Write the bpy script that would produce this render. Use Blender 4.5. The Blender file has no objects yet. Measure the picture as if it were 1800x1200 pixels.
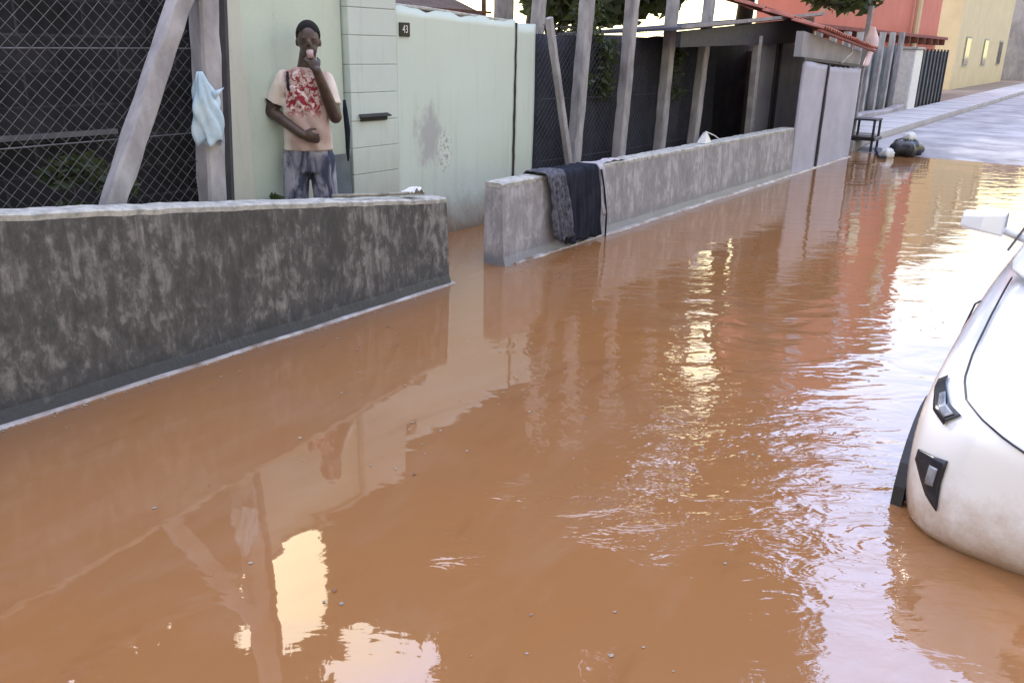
import bpy, bmesh, math, random
import numpy as np
from mathutils import Vector, Matrix
random.seed(7); rng = np.random.default_rng(7)
scene = bpy.context.scene
COL = scene.collection

# ------------------------------------------------------------------ camera
cam_d = bpy.data.cameras.new("camera"); cam = bpy.data.objects.new("camera", cam_d); COL.objects.link(cam)
right = Vector((0.578, -0.816, 0.021)); up = Vector((0.255, 0.205, 0.945)); fwd = Vector((0.775, 0.541, -0.326))
fwd.normalize(); right = (right - fwd*right.dot(fwd)).normalized(); up = right.cross(fwd)
cam.matrix_world = Matrix(((right.x, up.x, -fwd.x, 0), (right.y, up.y, -fwd.y, 0), (right.z, up.z, -fwd.z, 1.6), (0, 0, 0, 1)))
cam_d.sensor_width = 36; cam_d.lens = 36*1506/1800; cam_d.clip_start = .05; cam_d.clip_end = 2000
scene.camera = cam

# ------------------------------------------------------------------ sky, sun, exposure
SUN_EL, SUN_AZ = math.radians(27), math.radians(66)          # azimuth counted from +X (along the street) towards +Y
w = bpy.data.worlds.new("World"); scene.world = w; w.use_nodes = True
nt = w.node_tree; bg = nt.nodes['Background']
sky = nt.nodes.new('ShaderNodeTexSky'); sky.sky_type = 'NISHITA'; sky.sun_disc = False
sky.sun_elevation = SUN_EL; sky.sun_rotation = math.pi/2 - SUN_AZ; sky.air_density = 1.0; sky.dust_density = 3.0; sky.ozone_density = 1.2
bg.inputs[1].default_value = 0.15
sdir = Vector((math.cos(SUN_AZ)*math.cos(SUN_EL), math.sin(SUN_AZ)*math.cos(SUN_EL), math.sin(SUN_EL)))
def wn(t, **k):
    n_ = nt.nodes.new('ShaderNode'+t)
    for a_, b_ in k.items(): setattr(n_, a_, b_)
    return n_
wtc = wn('TexCoord'); wmp = wn('Mapping'); wmp.inputs['Scale'].default_value = (1, 1, 2.2); nt.links.new(wtc.outputs['Generated'], wmp.inputs[0])
wno = wn('TexNoise'); wno.inputs['Scale'].default_value = 2.1; wno.inputs['Detail'].default_value = 6; wno.inputs['Roughness'].default_value = .55; nt.links.new(wmp.outputs[0], wno.inputs['Vector'])
wmr = wn('MapRange'); wmr.inputs['From Min'].default_value = .36; wmr.inputs['From Max'].default_value = .66; wmr.inputs['To Min'].default_value = .72; wmr.inputs['To Max'].default_value = .95; nt.links.new(wno.outputs['Fac'], wmr.inputs[0])
wdot = wn('VectorMath', operation='DOT_PRODUCT'); wdot.inputs[1].default_value = sdir; nt.links.new(wtc.outputs['Generated'], wdot.inputs[0])
wdg = wn('VectorMath', operation='DOT_PRODUCT'); wdg.inputs[1].default_value = Vector((math.cos(math.radians(51))*.89, math.sin(math.radians(51))*.89, .46)).normalized(); nt.links.new(wtc.outputs['Generated'], wdg.inputs[0])
wsr = wn('MapRange'); wsr.inputs['From Min'].default_value = .968; wsr.inputs['From Max'].default_value = .99; nt.links.new(wdg.outputs['Value'], wsr.inputs[0])
wxz = wn('SeparateXYZ'); nt.links.new(wtc.outputs['Generated'], wxz.inputs[0])
whr = wn('MapRange'); whr.inputs['From Min'].default_value = .42; whr.inputs['From Max'].default_value = .33; nt.links.new(wxz.outputs['Z'], whr.inputs[0])
wmaxn = wn('Math', operation='MAXIMUM'); nt.links.new(wsr.outputs[0], wmaxn.inputs[0]); nt.links.new(whr.outputs[0], wmaxn.inputs[1])
wcc = wn('Mix', data_type='RGBA'); wcc.inputs[6].default_value = (8.4, 8.7, 11.2, 1); wcc.inputs[7].default_value = (10.3, 9.2, 5.3, 1); nt.links.new(wmaxn.outputs[0], wcc.inputs[0])
wdb = wn('VectorMath', operation='DOT_PRODUCT'); wdb.inputs[1].default_value = Vector((.817, -.043, .57)).normalized(); nt.links.new(wtc.outputs['Generated'], wdb.inputs[0])
wbb = wn('MapRange'); wbb.inputs['From Min'].default_value = .885; wbb.inputs['From Max'].default_value = .95; nt.links.new(wdb.outputs['Value'], wbb.inputs[0])
wc2 = wn('Mix', data_type='RGBA'); wc2.inputs[7].default_value = (7.6, 9.9, 15.5, 1); nt.links.new(wbb.outputs[0], wc2.inputs[0]); nt.links.new(wcc.outputs[2], wc2.inputs[6])
wmx = wn('Mix', data_type='RGBA'); nt.links.new(wmr.outputs[0], wmx.inputs[0]); nt.links.new(sky.outputs[0], wmx.inputs[6]); nt.links.new(wc2.outputs[2], wmx.inputs[7])
wbr = wn('MapRange'); wbr.inputs['From Min'].default_value = -.2; wbr.inputs['From Max'].default_value = .75; wbr.inputs['To Min'].default_value = .62; wbr.inputs['To Max'].default_value = 1.9; nt.links.new(wdot.outputs['Value'], wbr.inputs[0])
wsc = wn('VectorMath', operation='SCALE'); nt.links.new(wmx.outputs[2], wsc.inputs[0]); nt.links.new(wbr.outputs[0], wsc.inputs['Scale'])
nt.links.new(wsc.outputs[0], bg.inputs[0])      # thin bright cloud over a hazy sky
sd = bpy.data.lights.new("sun", 'SUN'); sd.energy = 2.0; sd.angle = math.radians(1.0); sd.color = (1, .93, .82)
so = bpy.data.objects.new("sun", sd); COL.objects.link(so)
sdir = Vector((math.cos(SUN_AZ)*math.cos(SUN_EL), math.sin(SUN_AZ)*math.cos(SUN_EL), math.sin(SUN_EL)))
so.rotation_euler = sdir.to_track_quat('Z', 'Y').to_euler(); so.location = (0, 0, 20)
scene.view_settings.view_transform = 'Standard'; scene.view_settings.look = 'None'
scene.view_settings.exposure = 0.52; scene.view_settings.gamma = 1

# ------------------------------------------------------------------ materials
class NT:
    def __init__(s, name):
        s.m = bpy.data.materials.new(name); s.m.use_nodes = True; s.t = s.m.node_tree
        s.b = s.t.nodes['Principled BSDF']; s.tc = s.t.nodes.new('ShaderNodeTexCoord').outputs['Object']
    def n(s, typ, ins=None, **k):
        nd = s.t.nodes.new('ShaderNode'+typ)
        for a, v in k.items(): setattr(nd, a, v)
        for a, v in (ins or {}).items():
            if isinstance(v, bpy.types.NodeSocket): s.t.links.new(v, nd.inputs[a])
            else: nd.inputs[a].default_value = v
        return nd
    def map(s, scale=(1, 1, 1), loc=(0, 0, 0), rot=(0, 0, 0)):
        return s.n('Mapping', {'Vector': s.tc, 'Scale': scale, 'Location': loc, 'Rotation': rot}).outputs[0]
    def noise(s, scale=5, detail=4, rough=.55, vec=None, dist=0):
        return s.n('TexNoise', {'Vector': vec or s.tc, 'Scale': scale, 'Detail': detail, 'Roughness': rough, 'Distortion': dist}).outputs['Fac']
    def ramp(s, fac, a, b):
        return s.n('MapRange', {'Value': fac, 'From Min': a, 'From Max': b}, clamp=True).outputs[0]
    def mix(s, fac, a, b, mode='MIX'):
        nd = s.t.nodes.new('ShaderNodeMix'); nd.data_type = 'RGBA'; nd.blend_type = mode
        for i, v in ((0, fac), (6, a), (7, b)):
            if isinstance(v, bpy.types.NodeSocket): s.t.links.new(v, nd.inputs[i])
            else: nd.inputs[i].default_value = v if i == 0 else (*v, 1)[:4]
        return nd.outputs[2]
    def math(s, op, a, b=0.0, c=0.0):
        nd = s.t.nodes.new('ShaderNodeMath'); nd.operation = op
        for i, v in enumerate((a, b, c)):
            if isinstance(v, bpy.types.NodeSocket): s.t.links.new(v, nd.inputs[i])
            else: nd.inputs[i].default_value = v
        return nd.outputs[0]
    def xyz(s):
        return s.n('SeparateXYZ', {0: s.tc}).outputs
    def base(s, c, rough=.8, metal=0, spec=.5):
        if isinstance(c, bpy.types.NodeSocket): s.t.links.new(c, s.b.inputs['Base Color'])
        else: s.b.inputs['Base Color'].default_value = (*c, 1)
        if isinstance(rough, bpy.types.NodeSocket): s.t.links.new(rough, s.b.inputs['Roughness'])
        else: s.b.inputs['Roughness'].default_value = rough
        s.b.inputs['Metallic'].default_value = metal; s.b.inputs['Specular IOR Level'].default_value = spec
        return s
    def bump(s, h, strength=.5, dist=.01):
        nd = s.n('Bump', {'Height': h, 'Strength': strength, 'Distance': dist}); s.t.links.new(nd.outputs[0], s.b.inputs['Normal']); return s
def simple(name, c1, c2=None, scale=8, rough=.8, bump=.3, bscale=40, metal=0, spec=.4, stretch=(1, 1, 1), lo=.35, hi=.65):
    q = NT(name); c2 = c2 or tuple(x*.7 for x in c1)
    v = q.map(stretch)
    q.base(q.mix(q.ramp(q.noise(scale, 5, .6, v), lo, hi), c1, c2), rough, metal, spec)
    if bump: q.bump(q.noise(bscale, 4, .6), bump, .004)
    return q.m

def wall_concrete(name, dark, mid, light, low, k=1.0, hi=.62, fr=9):
    q = NT(name); x, y, z = q.xyz()
    v = q.map((1, 1, .55))
    a = q.noise(fr, 8, .66, v, .35); b = q.noise(2.2, 4, .6, q.map((1, 1, .4), (3, 1, 0))); c = q.noise(38, 5, .7, q.map((1, 1, .6)))
    s = q.math('ADD', q.math('MULTIPLY', a, .6), q.math('ADD', q.math('MULTIPLY', b, .3), q.math('MULTIPLY', c, .18)))
    col = q.mix(q.ramp(s, .44, .6), dark, mid)
    col = q.mix(q.ramp(s, .54, hi), col, light)
    drip = q.noise(22, 3, .6, q.map((1, 1, .12), (0, 0, 5)))
    col = q.mix(q.math('MULTIPLY', q.ramp(drip, .52, .66), .55), col, dark)
    run = q.noise(30, 3, .6, q.map((1, 1, .05), (1, 0, 9))); col = q.mix(q.math('MULTIPLY', q.math('MULTIPLY', q.ramp(run, .5, .62), q.ramp(z, .2, .75)), .6), col, dark)
    cr = q.n('TexVoronoi', {'Vector': q.n('VectorMath', {0: q.map((1, 1, .8)), 1: q.n('VectorMath', {0: q.n('TexNoise', {'Vector': q.tc, 'Scale': 7.0, 'Detail': 5}).outputs['Color'], 'Scale': .35}, operation='SCALE').outputs[0]}, operation='ADD').outputs[0], 'Scale': 2.1}, feature='DISTANCE_TO_EDGE').outputs['Distance']; col = q.mix(q.math('MULTIPLY', q.ramp(q.math('ADD', cr, q.math('MULTIPLY', c, .05)), .030, .024), .25), col, tuple(k_*.35 for k_ in dark))
    edge = q.math('ADD', z, q.math('MULTIPLY', a, .16))
    wet = q.ramp(edge, .26, .13)
    col = q.mix(wet, col, low)
    q.base(col, q.math('SUBTRACT', .88, q.math('MULTIPLY', wet, .45)), 0, .4)
    q.bump(q.math('ADD', a, q.math('MULTIPLY', c, .6)), .55, .012)
    return q.m
M = {}
M['wall_dark'] = wall_concrete('stained_concrete', (.068, .067, .066), (.135, .132, .130), (.275, .268, .26), (.05, .056, .064), 1, .66, 15)
M['wall_pale'] = wall_concrete('pale_concrete', (.25, .245, .255), (.37, .365, .39), (.5, .49, .51), (.22, .23, .26), 1, .66)
M['pale_cap'] = simple('worn_sky_lit_cap', (.50, .50, .47), (.22, .22, .21), 18, .85, .5, 60, lo=.42, hi=.72)  # worn look, paler than the low walls: sky light put into the colour
M['ledge'] = simple('wet_ledge', (.56, .55, .56), (.20, .13, .09), 5, .3, .3, 50, spec=.6)
M['post'] = simple('post_concrete', (.44, .435, .465), (.22, .215, .235), 7, .85, .6, 45, stretch=(1, 1, .4), lo=.38, hi=.7)
M['wire'] = simple('galvanised_wire', (.17, .175, .185), (.09, .09, .10), 30, .6, 0, metal=.2)
M['wire_dark'] = simple('rusty_wire', (.10, .10, .13), (.05, .05, .07), 30, .6, 0, metal=.2)
M['shade'] = simple('navy_shade_cloth', (.022, .026, .042), (.042, .047, .068), 5, .9, .5, 60)
M['shade_far'] = simple('grey_shade_cloth', (.10, .13, .15), (.17, .19, .21), 3, .9, .4, 40)
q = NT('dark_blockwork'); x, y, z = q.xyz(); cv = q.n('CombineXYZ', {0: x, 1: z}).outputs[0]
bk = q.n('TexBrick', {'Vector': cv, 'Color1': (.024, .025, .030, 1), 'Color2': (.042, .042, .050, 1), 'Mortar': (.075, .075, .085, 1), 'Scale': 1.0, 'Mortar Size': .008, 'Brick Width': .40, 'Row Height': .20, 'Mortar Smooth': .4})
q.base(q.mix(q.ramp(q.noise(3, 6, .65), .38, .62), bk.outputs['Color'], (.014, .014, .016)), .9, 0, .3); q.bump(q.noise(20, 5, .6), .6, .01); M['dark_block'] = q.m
def plaster(name, c, stain, zlo, zhi, gray=(.35, .36, .34)):
    q = NT(name); x, y, z = q.xyz()
    a = q.noise(1.6, 5, .6); b = q.noise(9, 5, .65, q.map((1, 1, .3)))
    col = q.mix(q.ramp(a, .35, .7), c, tuple(k*.9 for k in c))
    e = q.math('SUBTRACT', z, q.math('MULTIPLY', b, .5))
    col = q.mix(q.math('MULTIPLY', q.ramp(e, zhi, zlo), .85), col, stain)
    col = q.mix(q.math('MULTIPLY', q.ramp(b, .6, .78), .3), col, gray)
    dr = q.noise(13, 4, .65, q.map((1, 1, .09), (7, 0, 2))); col = q.mix(q.math('MULTIPLY', q.ramp(dr, .55, .75), .32), col, stain)
    sp_ = q.noise(46, 3, .6); col = q.mix(q.math('MULTIPLY', q.ramp(sp_, .66, .72), .35), col, gray)
    q.base(col, .75, 0, .35); q.bump(q.noise(40, 5, .6), .22, .004)
    return q
M['plaster'] = plaster('mint_plaster', (.63, .73, .64), (.38, .42, .35), -.3, .35).m
M['pilaster'] = plaster('cream_pilaster', (.62, .65, .58), (.38, .40, .36), -.3, .5).m
q = plaster('pier_paint', (.62, .71, .68), (.34, .36, .30), -.1, .75); M['pier'] = q.m
# gate sheet: pale mint with a scraped grey patch
q = NT('gate_paint'); x, y, z = q.xyz()
a = q.noise(1.3, 4, .6); col = q.mix(q.ramp(a, .35, .7), (.61, .72, .69), (.59, .69, .63))
b = q.noise(7, 6, .65, q.map((1, 1, .6), (2, 0, 0)))
dx = q.math('MULTIPLY', q.math('SUBTRACT', x, .42), 5.5); dz = q.math('MULTIPLY', q.math('SUBTRACT', z, .86), 3.6)
r = q.math('SQRT', q.math('ADD', q.math('MULTIPLY', dx, dx), q.math('MULTIPLY', dz, dz)))
r = q.math('ADD', r, q.math('MULTIPLY', q.math('SUBTRACT', b, .5), 2.2))
col = q.mix(q.math('MULTIPLY', q.ramp(r, 1.0, .55), .8), col, (.40, .41, .44))
dx2 = q.math('MULTIPLY', q.math('SUBTRACT', x, .62), 11); dz2 = q.math('MULTIPLY', q.math('SUBTRACT', z, .72), 6)
r2 = q.math('SQRT', q.math('ADD', q.math('MULTIPLY', dx2, dx2), q.math('MULTIPLY', dz2, dz2)))
fl = q.noise(30, 4, .7); col = q.mix(q.math('MULTIPLY', q.ramp(r2, 1.3, .8), q.ramp(fl, .5, .6)), col, (.72, .74, .74))
col = q.mix(q.math('MULTIPLY', q.ramp(r2, 1.3, .8), q.ramp(fl, .47, .4)), col, (.33, .35, .36))
col = q.mix(q.ramp(q.math('SUBTRACT', z, q.math('MULTIPLY', b, .45)), .12, -.20), col, (.27, .22, .16))
dr = q.noise(10, 4, .65, q.map((1, 1, .07), (3, 0, 2))); col = q.mix(q.math('MULTIPLY', q.ramp(dr, .55, .75), .28), col, (.38, .40, .36))
sp_ = q.math('MULTIPLY', q.ramp(q.noise(40, 4, .65), .58, .66), q.ramp(z, .75, .1)); col = q.mix(q.math('MULTIPLY', sp_, .55), col, (.36, .27, .19))
q.base(col, .42, 0, .5); q.bump(q.noise(2.2, 3, .5), .25, .03); M['gate'] = q.m
M['seam'] = simple('seam_shadow_gap', (.05, .05, .05), None, 5, .9, 0)
M['black'] = simple('black_plate', (.012, .014, .014), (.02, .02, .02), 9, .4, 0)
M['white_num'] = simple('number_white', (.8, .8, .8), (.7, .7, .7), 9, .5, 0)
M['slot'] = simple('slot_dark', (.02, .022, .02), (.04, .04, .04), 9, .7, 0)
M['roof_gray'] = simple('grey_roof', (.11, .11, .125), (.19, .19, .21), 3, .9, .5, 20, stretch=(1, 4, 1))
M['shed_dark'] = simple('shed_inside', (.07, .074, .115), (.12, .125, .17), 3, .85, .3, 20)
M['shed_wall'] = simple('shed_wall', (.40, .40, .44), (.31, .31, .35), 2.5, .85, .4, 25)
M['door_panel'] = simple('door_panel', (.48, .485, .60), (.40, .41, .51), 2.5, .7, .3, 18)
M['shed_post'] = simple('shed_post', (.36, .35, .37), (.24, .235, .25), 8, .85, .4, 30)
M['dark_metal'] = simple('dark_metal', (.03, .032, .045), (.05, .05, .06), 12, .6, .2, 50)
M['red'] = simple('red_render', (.66, .235, .19), (.58, .20, .155), 1.1, .8, .3, 12)
M['red_dark'] = simple('red_trim', (.30, .09, .08), (.2, .07, .07), 4, .8, .3, 20)
M['tile'] = simple('clay_tile', (.62, .26, .21), (.42, .16, .14), 6, .8, .5, 30)
M['pink_roof'] = simple('pinkish_roof_sheet', (.34, .29, .32), (.25, .21, .24), 4, .7, .4, 25, stretch=(1, 5, 1))
M['rust'] = simple('rusty_timber', (.22, .10, .07), (.12, .06, .05), 12, .8, .4, 40)
M['cream'] = simple('cream_render', (.74, .66, .44), (.66, .58, .38), 1.2, .8, .3, 14)
M['glass'] = simple('window_glass', (.03, .035, .045), None, 3, .08, 0, spec=.8)
M['farwall'] = simple('far_wall', (.42, .41, .44), (.27, .26, .29), 2.5, .85, .5, 20, stretch=(1, 1, .5))
M['house'] = plaster('house_plaster', (.66, .60, .56), (.5, .46, .42), 2.2, 3.0).m
M['ground'] = simple('ground_earth', (.30, .24, .19), (.20, .16, .13), .8, .95, .6, 9)
M['road'] = simple('pale_road', (.44, .435, .46), (.24, .23, .25), 1.3, .9, .5, 14)
M['pave'] = simple('pavement', (.52, .51, .53), (.42, .41, .43), 1.2, .9, .5, 16)
M['bark'] = simple('bark', (.07, .065, .05), (.035, .03, .025), 9, .95, .8, 25, stretch=(1, 1, .3))
M['leafy_gray'] = None
def leaf(name, c1, c2, tr=.35):
    q = NT(name); f = q.ramp(q.noise(1.4, 3, .6), .35, .65)
    g = q.n('NewGeometry').outputs['Random Per Island']
    col = q.mix(q.math('ADD', q.math('MULTIPLY', f, .5), q.math('MULTIPLY', g, .5)), c1, c2)
    q.base(col, .55, 0, .35)
    tl = q.n('BsdfTranslucent', {'Color': q.mix(.5, col, (.16, .22, .03))}).outputs[0]
    ms = q.n('MixShader', {0: tr, 1: q.b.outputs[0], 2: tl})
    q.t.links.new(ms.outputs[0], q.t.nodes['Material Output'].inputs[0]); return q.m
M['leaf'] = leaf('leaf_dark', (.030, .045, .028), (.075, .10, .045), .25)
M['leaf2'] = leaf('leaf_grey_green', (.05, .07, .05), (.11, .13, .08), .3)
M['skin'] = simple('skin', (.088, .052, .038), (.044, .027, .021), 14, .42, .25, 60, spec=.55)
M['hair'] = simple('hair', (.010, .009, .009), None, 40, .9, .8, 200)
q = NT('shirt_print'); x, y, z = q.xyz()
colr = q.mix(q.ramp(q.noise(5, 3, .5), .35, .7), (.55, .43, .37), (.52, .375, .35))
side = q.ramp(q.math('ABSOLUTE', q.math('SUBTRACT', x, .02)), .125, .165); colr = q.mix(side, colr, (.74, .66, .60))
pj = q.math('MULTIPLY', q.math('SUBTRACT', q.noise(9, 3, .5), .5), .10); inx = q.ramp(q.math('ADD', q.math('ABSOLUTE', q.math('ADD', x, .02)), pj), .135, .10); inz = q.ramp(q.math('ADD', q.math('ABSOLUTE', q.math('SUBTRACT', z, 1.255)), pj), .17, .10)
pn = q.noise(30, 3, .55, None, .5)
pr = q.math('MULTIPLY', q.math('MULTIPLY', inx, inz), q.ramp(pn, .47, .53)); colr = q.mix(pr, colr, (.28, .035, .05))
pn2 = q.noise(24, 3, .55, q.map((1, 1, 1), (4, 2, 1)), .5)
colr = q.mix(q.math('MULTIPLY', q.math('MULTIPLY', inx, inz), q.ramp(pn2, .55, .6)), colr, (.85, .72, .72))
q.base(colr, .85, 0, .2); q.bump(q.noise(14, 3, .5, q.map((1, 1, .5))), .6, .02); M['shirt'] = q.m
q = NT('washed_denim')
q.base(q.mix(q.ramp(q.noise(10, 4, .6, q.map((1, 1, .4)), .8), .46, .62), (.058, .066, .11), (.38, .38, .45)), .9, 0, .2)
q.bump(q.noise(12, 3, .5), .6, .02); M['jeans'] = q.m
M['eye'] = simple('eye', (.16, .15, .14), None, 20, .2, 0)
M['blob'] = simple('pale_blob', (.5, .36, .36), (.42, .3, .3), 20, .5, 0)
M['bag_blue'] = simple('pale_blue_plastic', (.50, .66, .78), (.30, .44, .56), 9, .35, .8, 18, spec=.6)
M['cloth_black'] = simple('black_cloth', (.014, .017, .028), (.028, .03, .045), 6, .95, .6, 40, spec=.1)
M['cloth_gray'] = simple('grey_knit', (.16, .165, .20), (.05, .055, .075), 26, .95, .9, 45, spec=.15)
M['cloth_pale'] = simple('pale_cloth', (.55, .54, .58), (.36, .35, .4), 12, .9, .7, 30, spec=.2)
M['plastic_white'] = simple('white_plastic', (.78, .8, .8), (.62, .64, .66), 12, .4, .5, 25)
M['plastic_black'] = simple('black_plastic', (.016, .017, .022), (.03, .03, .036), 12, .35, .6, 18)
M['stick'] = simple('weathered_stick', (.38, .37, .32), (.16, .15, .13), 15, .8, .4, 60)
q = NT('car_paint'); x, y, z = q.xyz(); dn = q.noise(14, 5, .7); q.base(q.mix(q.math('MULTIPLY', q.ramp(q.math('SUBTRACT', z, q.math('MULTIPLY', dn, .3)), .12, -.12), .8), (.74, .76, .79), (.34, .22, .13)), .18, 0, .5); q.b.inputs['Coat Weight'].default_value = .6; M['paint'] = q.m
M['trim'] = simple('car_trim', (.015, .016, .022), (.022, .022, .03), 10, .45, .1)
M['tyre'] = simple('tyre', (.02, .02, .02), None, 20, .9, .3)
M['rim'] = simple('rim', (.45, .46, .48), (.35, .35, .36), 8, .35, 0, metal=.8)
M['lamp'] = simple('lamp_glass', (.30, .33, .38), (.12, .13, .16), 12, .06, 0, spec=.9)
M['lampdark'] = simple('lamp_recess', (.02, .024, .035), None, 12, .25, 0)
M['pinkwhite'] = simple('pink_white_cloth', (.86, .70, .72), (.74, .58, .62), 9, .8, .5, 25)

# muddy flood water
q = NT('muddy_water'); x, y, z = q.xyz()
big = q.noise(.55, 4, .55, q.map((1, 1, 1), (1.3, .4, 0)), .6); mid = q.noise(2.6, 4, .6)
col = q.mix(q.ramp(big, .35, .65), (.288, .134, .050), (.266, .136, .064))
col = q.mix(q.math('MULTIPLY', q.ramp(mid, .4, .7), .35), col, (.29, .128, .048))
silt = q.noise(1.5, 5, .62, q.map((.55, 1.6, 1), (2, 5, 0), (0, 0, -.35)), 1.4)
col = q.mix(q.math('MULTIPLY', q.ramp(silt, .52, .72), .5), col, (.31, .175, .095))
col = q.mix(q.math('MULTIPLY', q.ramp(silt, .42, .28), .35), col, (.19, .078, .030))
q.base(col, .018, 0, .5); q.b.inputs['IOR'].default_value = 1.9
cw = math.atan2(right.y, right.x)                            # ripples run roughly across the street light
vw = q.map((1, 1, 1), (0, 0, 0), (0, 0, -cw))
rip1 = q.noise(2.6, 3, .5, q.n('Mapping', {'Vector': vw, 'Scale': (.8, 1.5, 1)}).outputs[0], .5)
rip2 = q.noise(7.5, 3, .55, q.n('Mapping', {'Vector': vw, 'Scale': (.7, 1.6, 1), 'Location': (5, 2, 0)}).outputs[0], .8)
rip3 = q.noise(22, 2, .5, q.n('Mapping', {'Vector': vw, 'Scale': (.8, 1.5, 1), 'Location': (1, 7, 0)}).outputs[0], .6)
def spot(cx_, cy_, rad, soft=1.6):
    a_ = q.math('SUBTRACT', x, cx_); b_ = q.math('SUBTRACT', y, cy_)
    d_ = q.math('SQRT', q.math('ADD', q.math('MULTIPLY', a_, a_), q.math('MULTIPLY', b_, b_)))
    return q.ramp(q.math('ADD', d_, q.math('MULTIPLY', q.math('SUBTRACT', big, .5), rad)), rad*soft, rad*.5)
# the breeze reaches the open street; the corner under the walls stays calm
t_ = q.math('ADD', q.math('SUBTRACT', q.math('MULTIPLY', x, .55), q.math('MULTIPLY', y, .75)), q.math('MULTIPLY', q.math('SUBTRACT', mid, .5), .9))
zone = q.ramp(t_, .1, 1.25)
calm = q.math('MULTIPLY', zone, q.math('ADD', .10, q.math('ADD', q.math('MULTIPLY', spot(3.0, 1.0, .75), .9), q.math('MULTIPLY', spot(6.2, 1.9, 1.3), .12))))
m1 = q.math('ADD', .035, q.math('MULTIPLY', zone, .34))
m2 = q.math('ADD', q.math('ADD', .004, q.math('MULTIPLY', calm, .62)), q.math('ADD', q.math('MULTIPLY', spot(2.45, 1.28, .16), .7), q.math('ADD', q.math('MULTIPLY', spot(2.38, 1.62, .1), .5), q.math('MULTIPLY', spot(1.95, 1.55, .09), .35))))
h = q.math('MULTIPLY', rip1, m1)
h = q.math('ADD', h, q.math('MULTIPLY', rip2, q.math('MULTIPLY', m2, .42)))
h = q.math('ADD', h, q.math('MULTIPLY', rip3, q.math('MULTIPLY', m2, .055)))
h = q.math('MULTIPLY', h, q.math('SUBTRACT', 1.0, q.math('MULTIPLY', spot(1.85, .45, .55), .7)))
h = q.math('MULTIPLY', h, q.math('ADD', .30, q.math('MULTIPLY', q.ramp(x, 6.5, 3.5), .70)))     # sheltered water further up the street
q.bump(h, 1.0, .045); M['water'] = q.m

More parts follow.
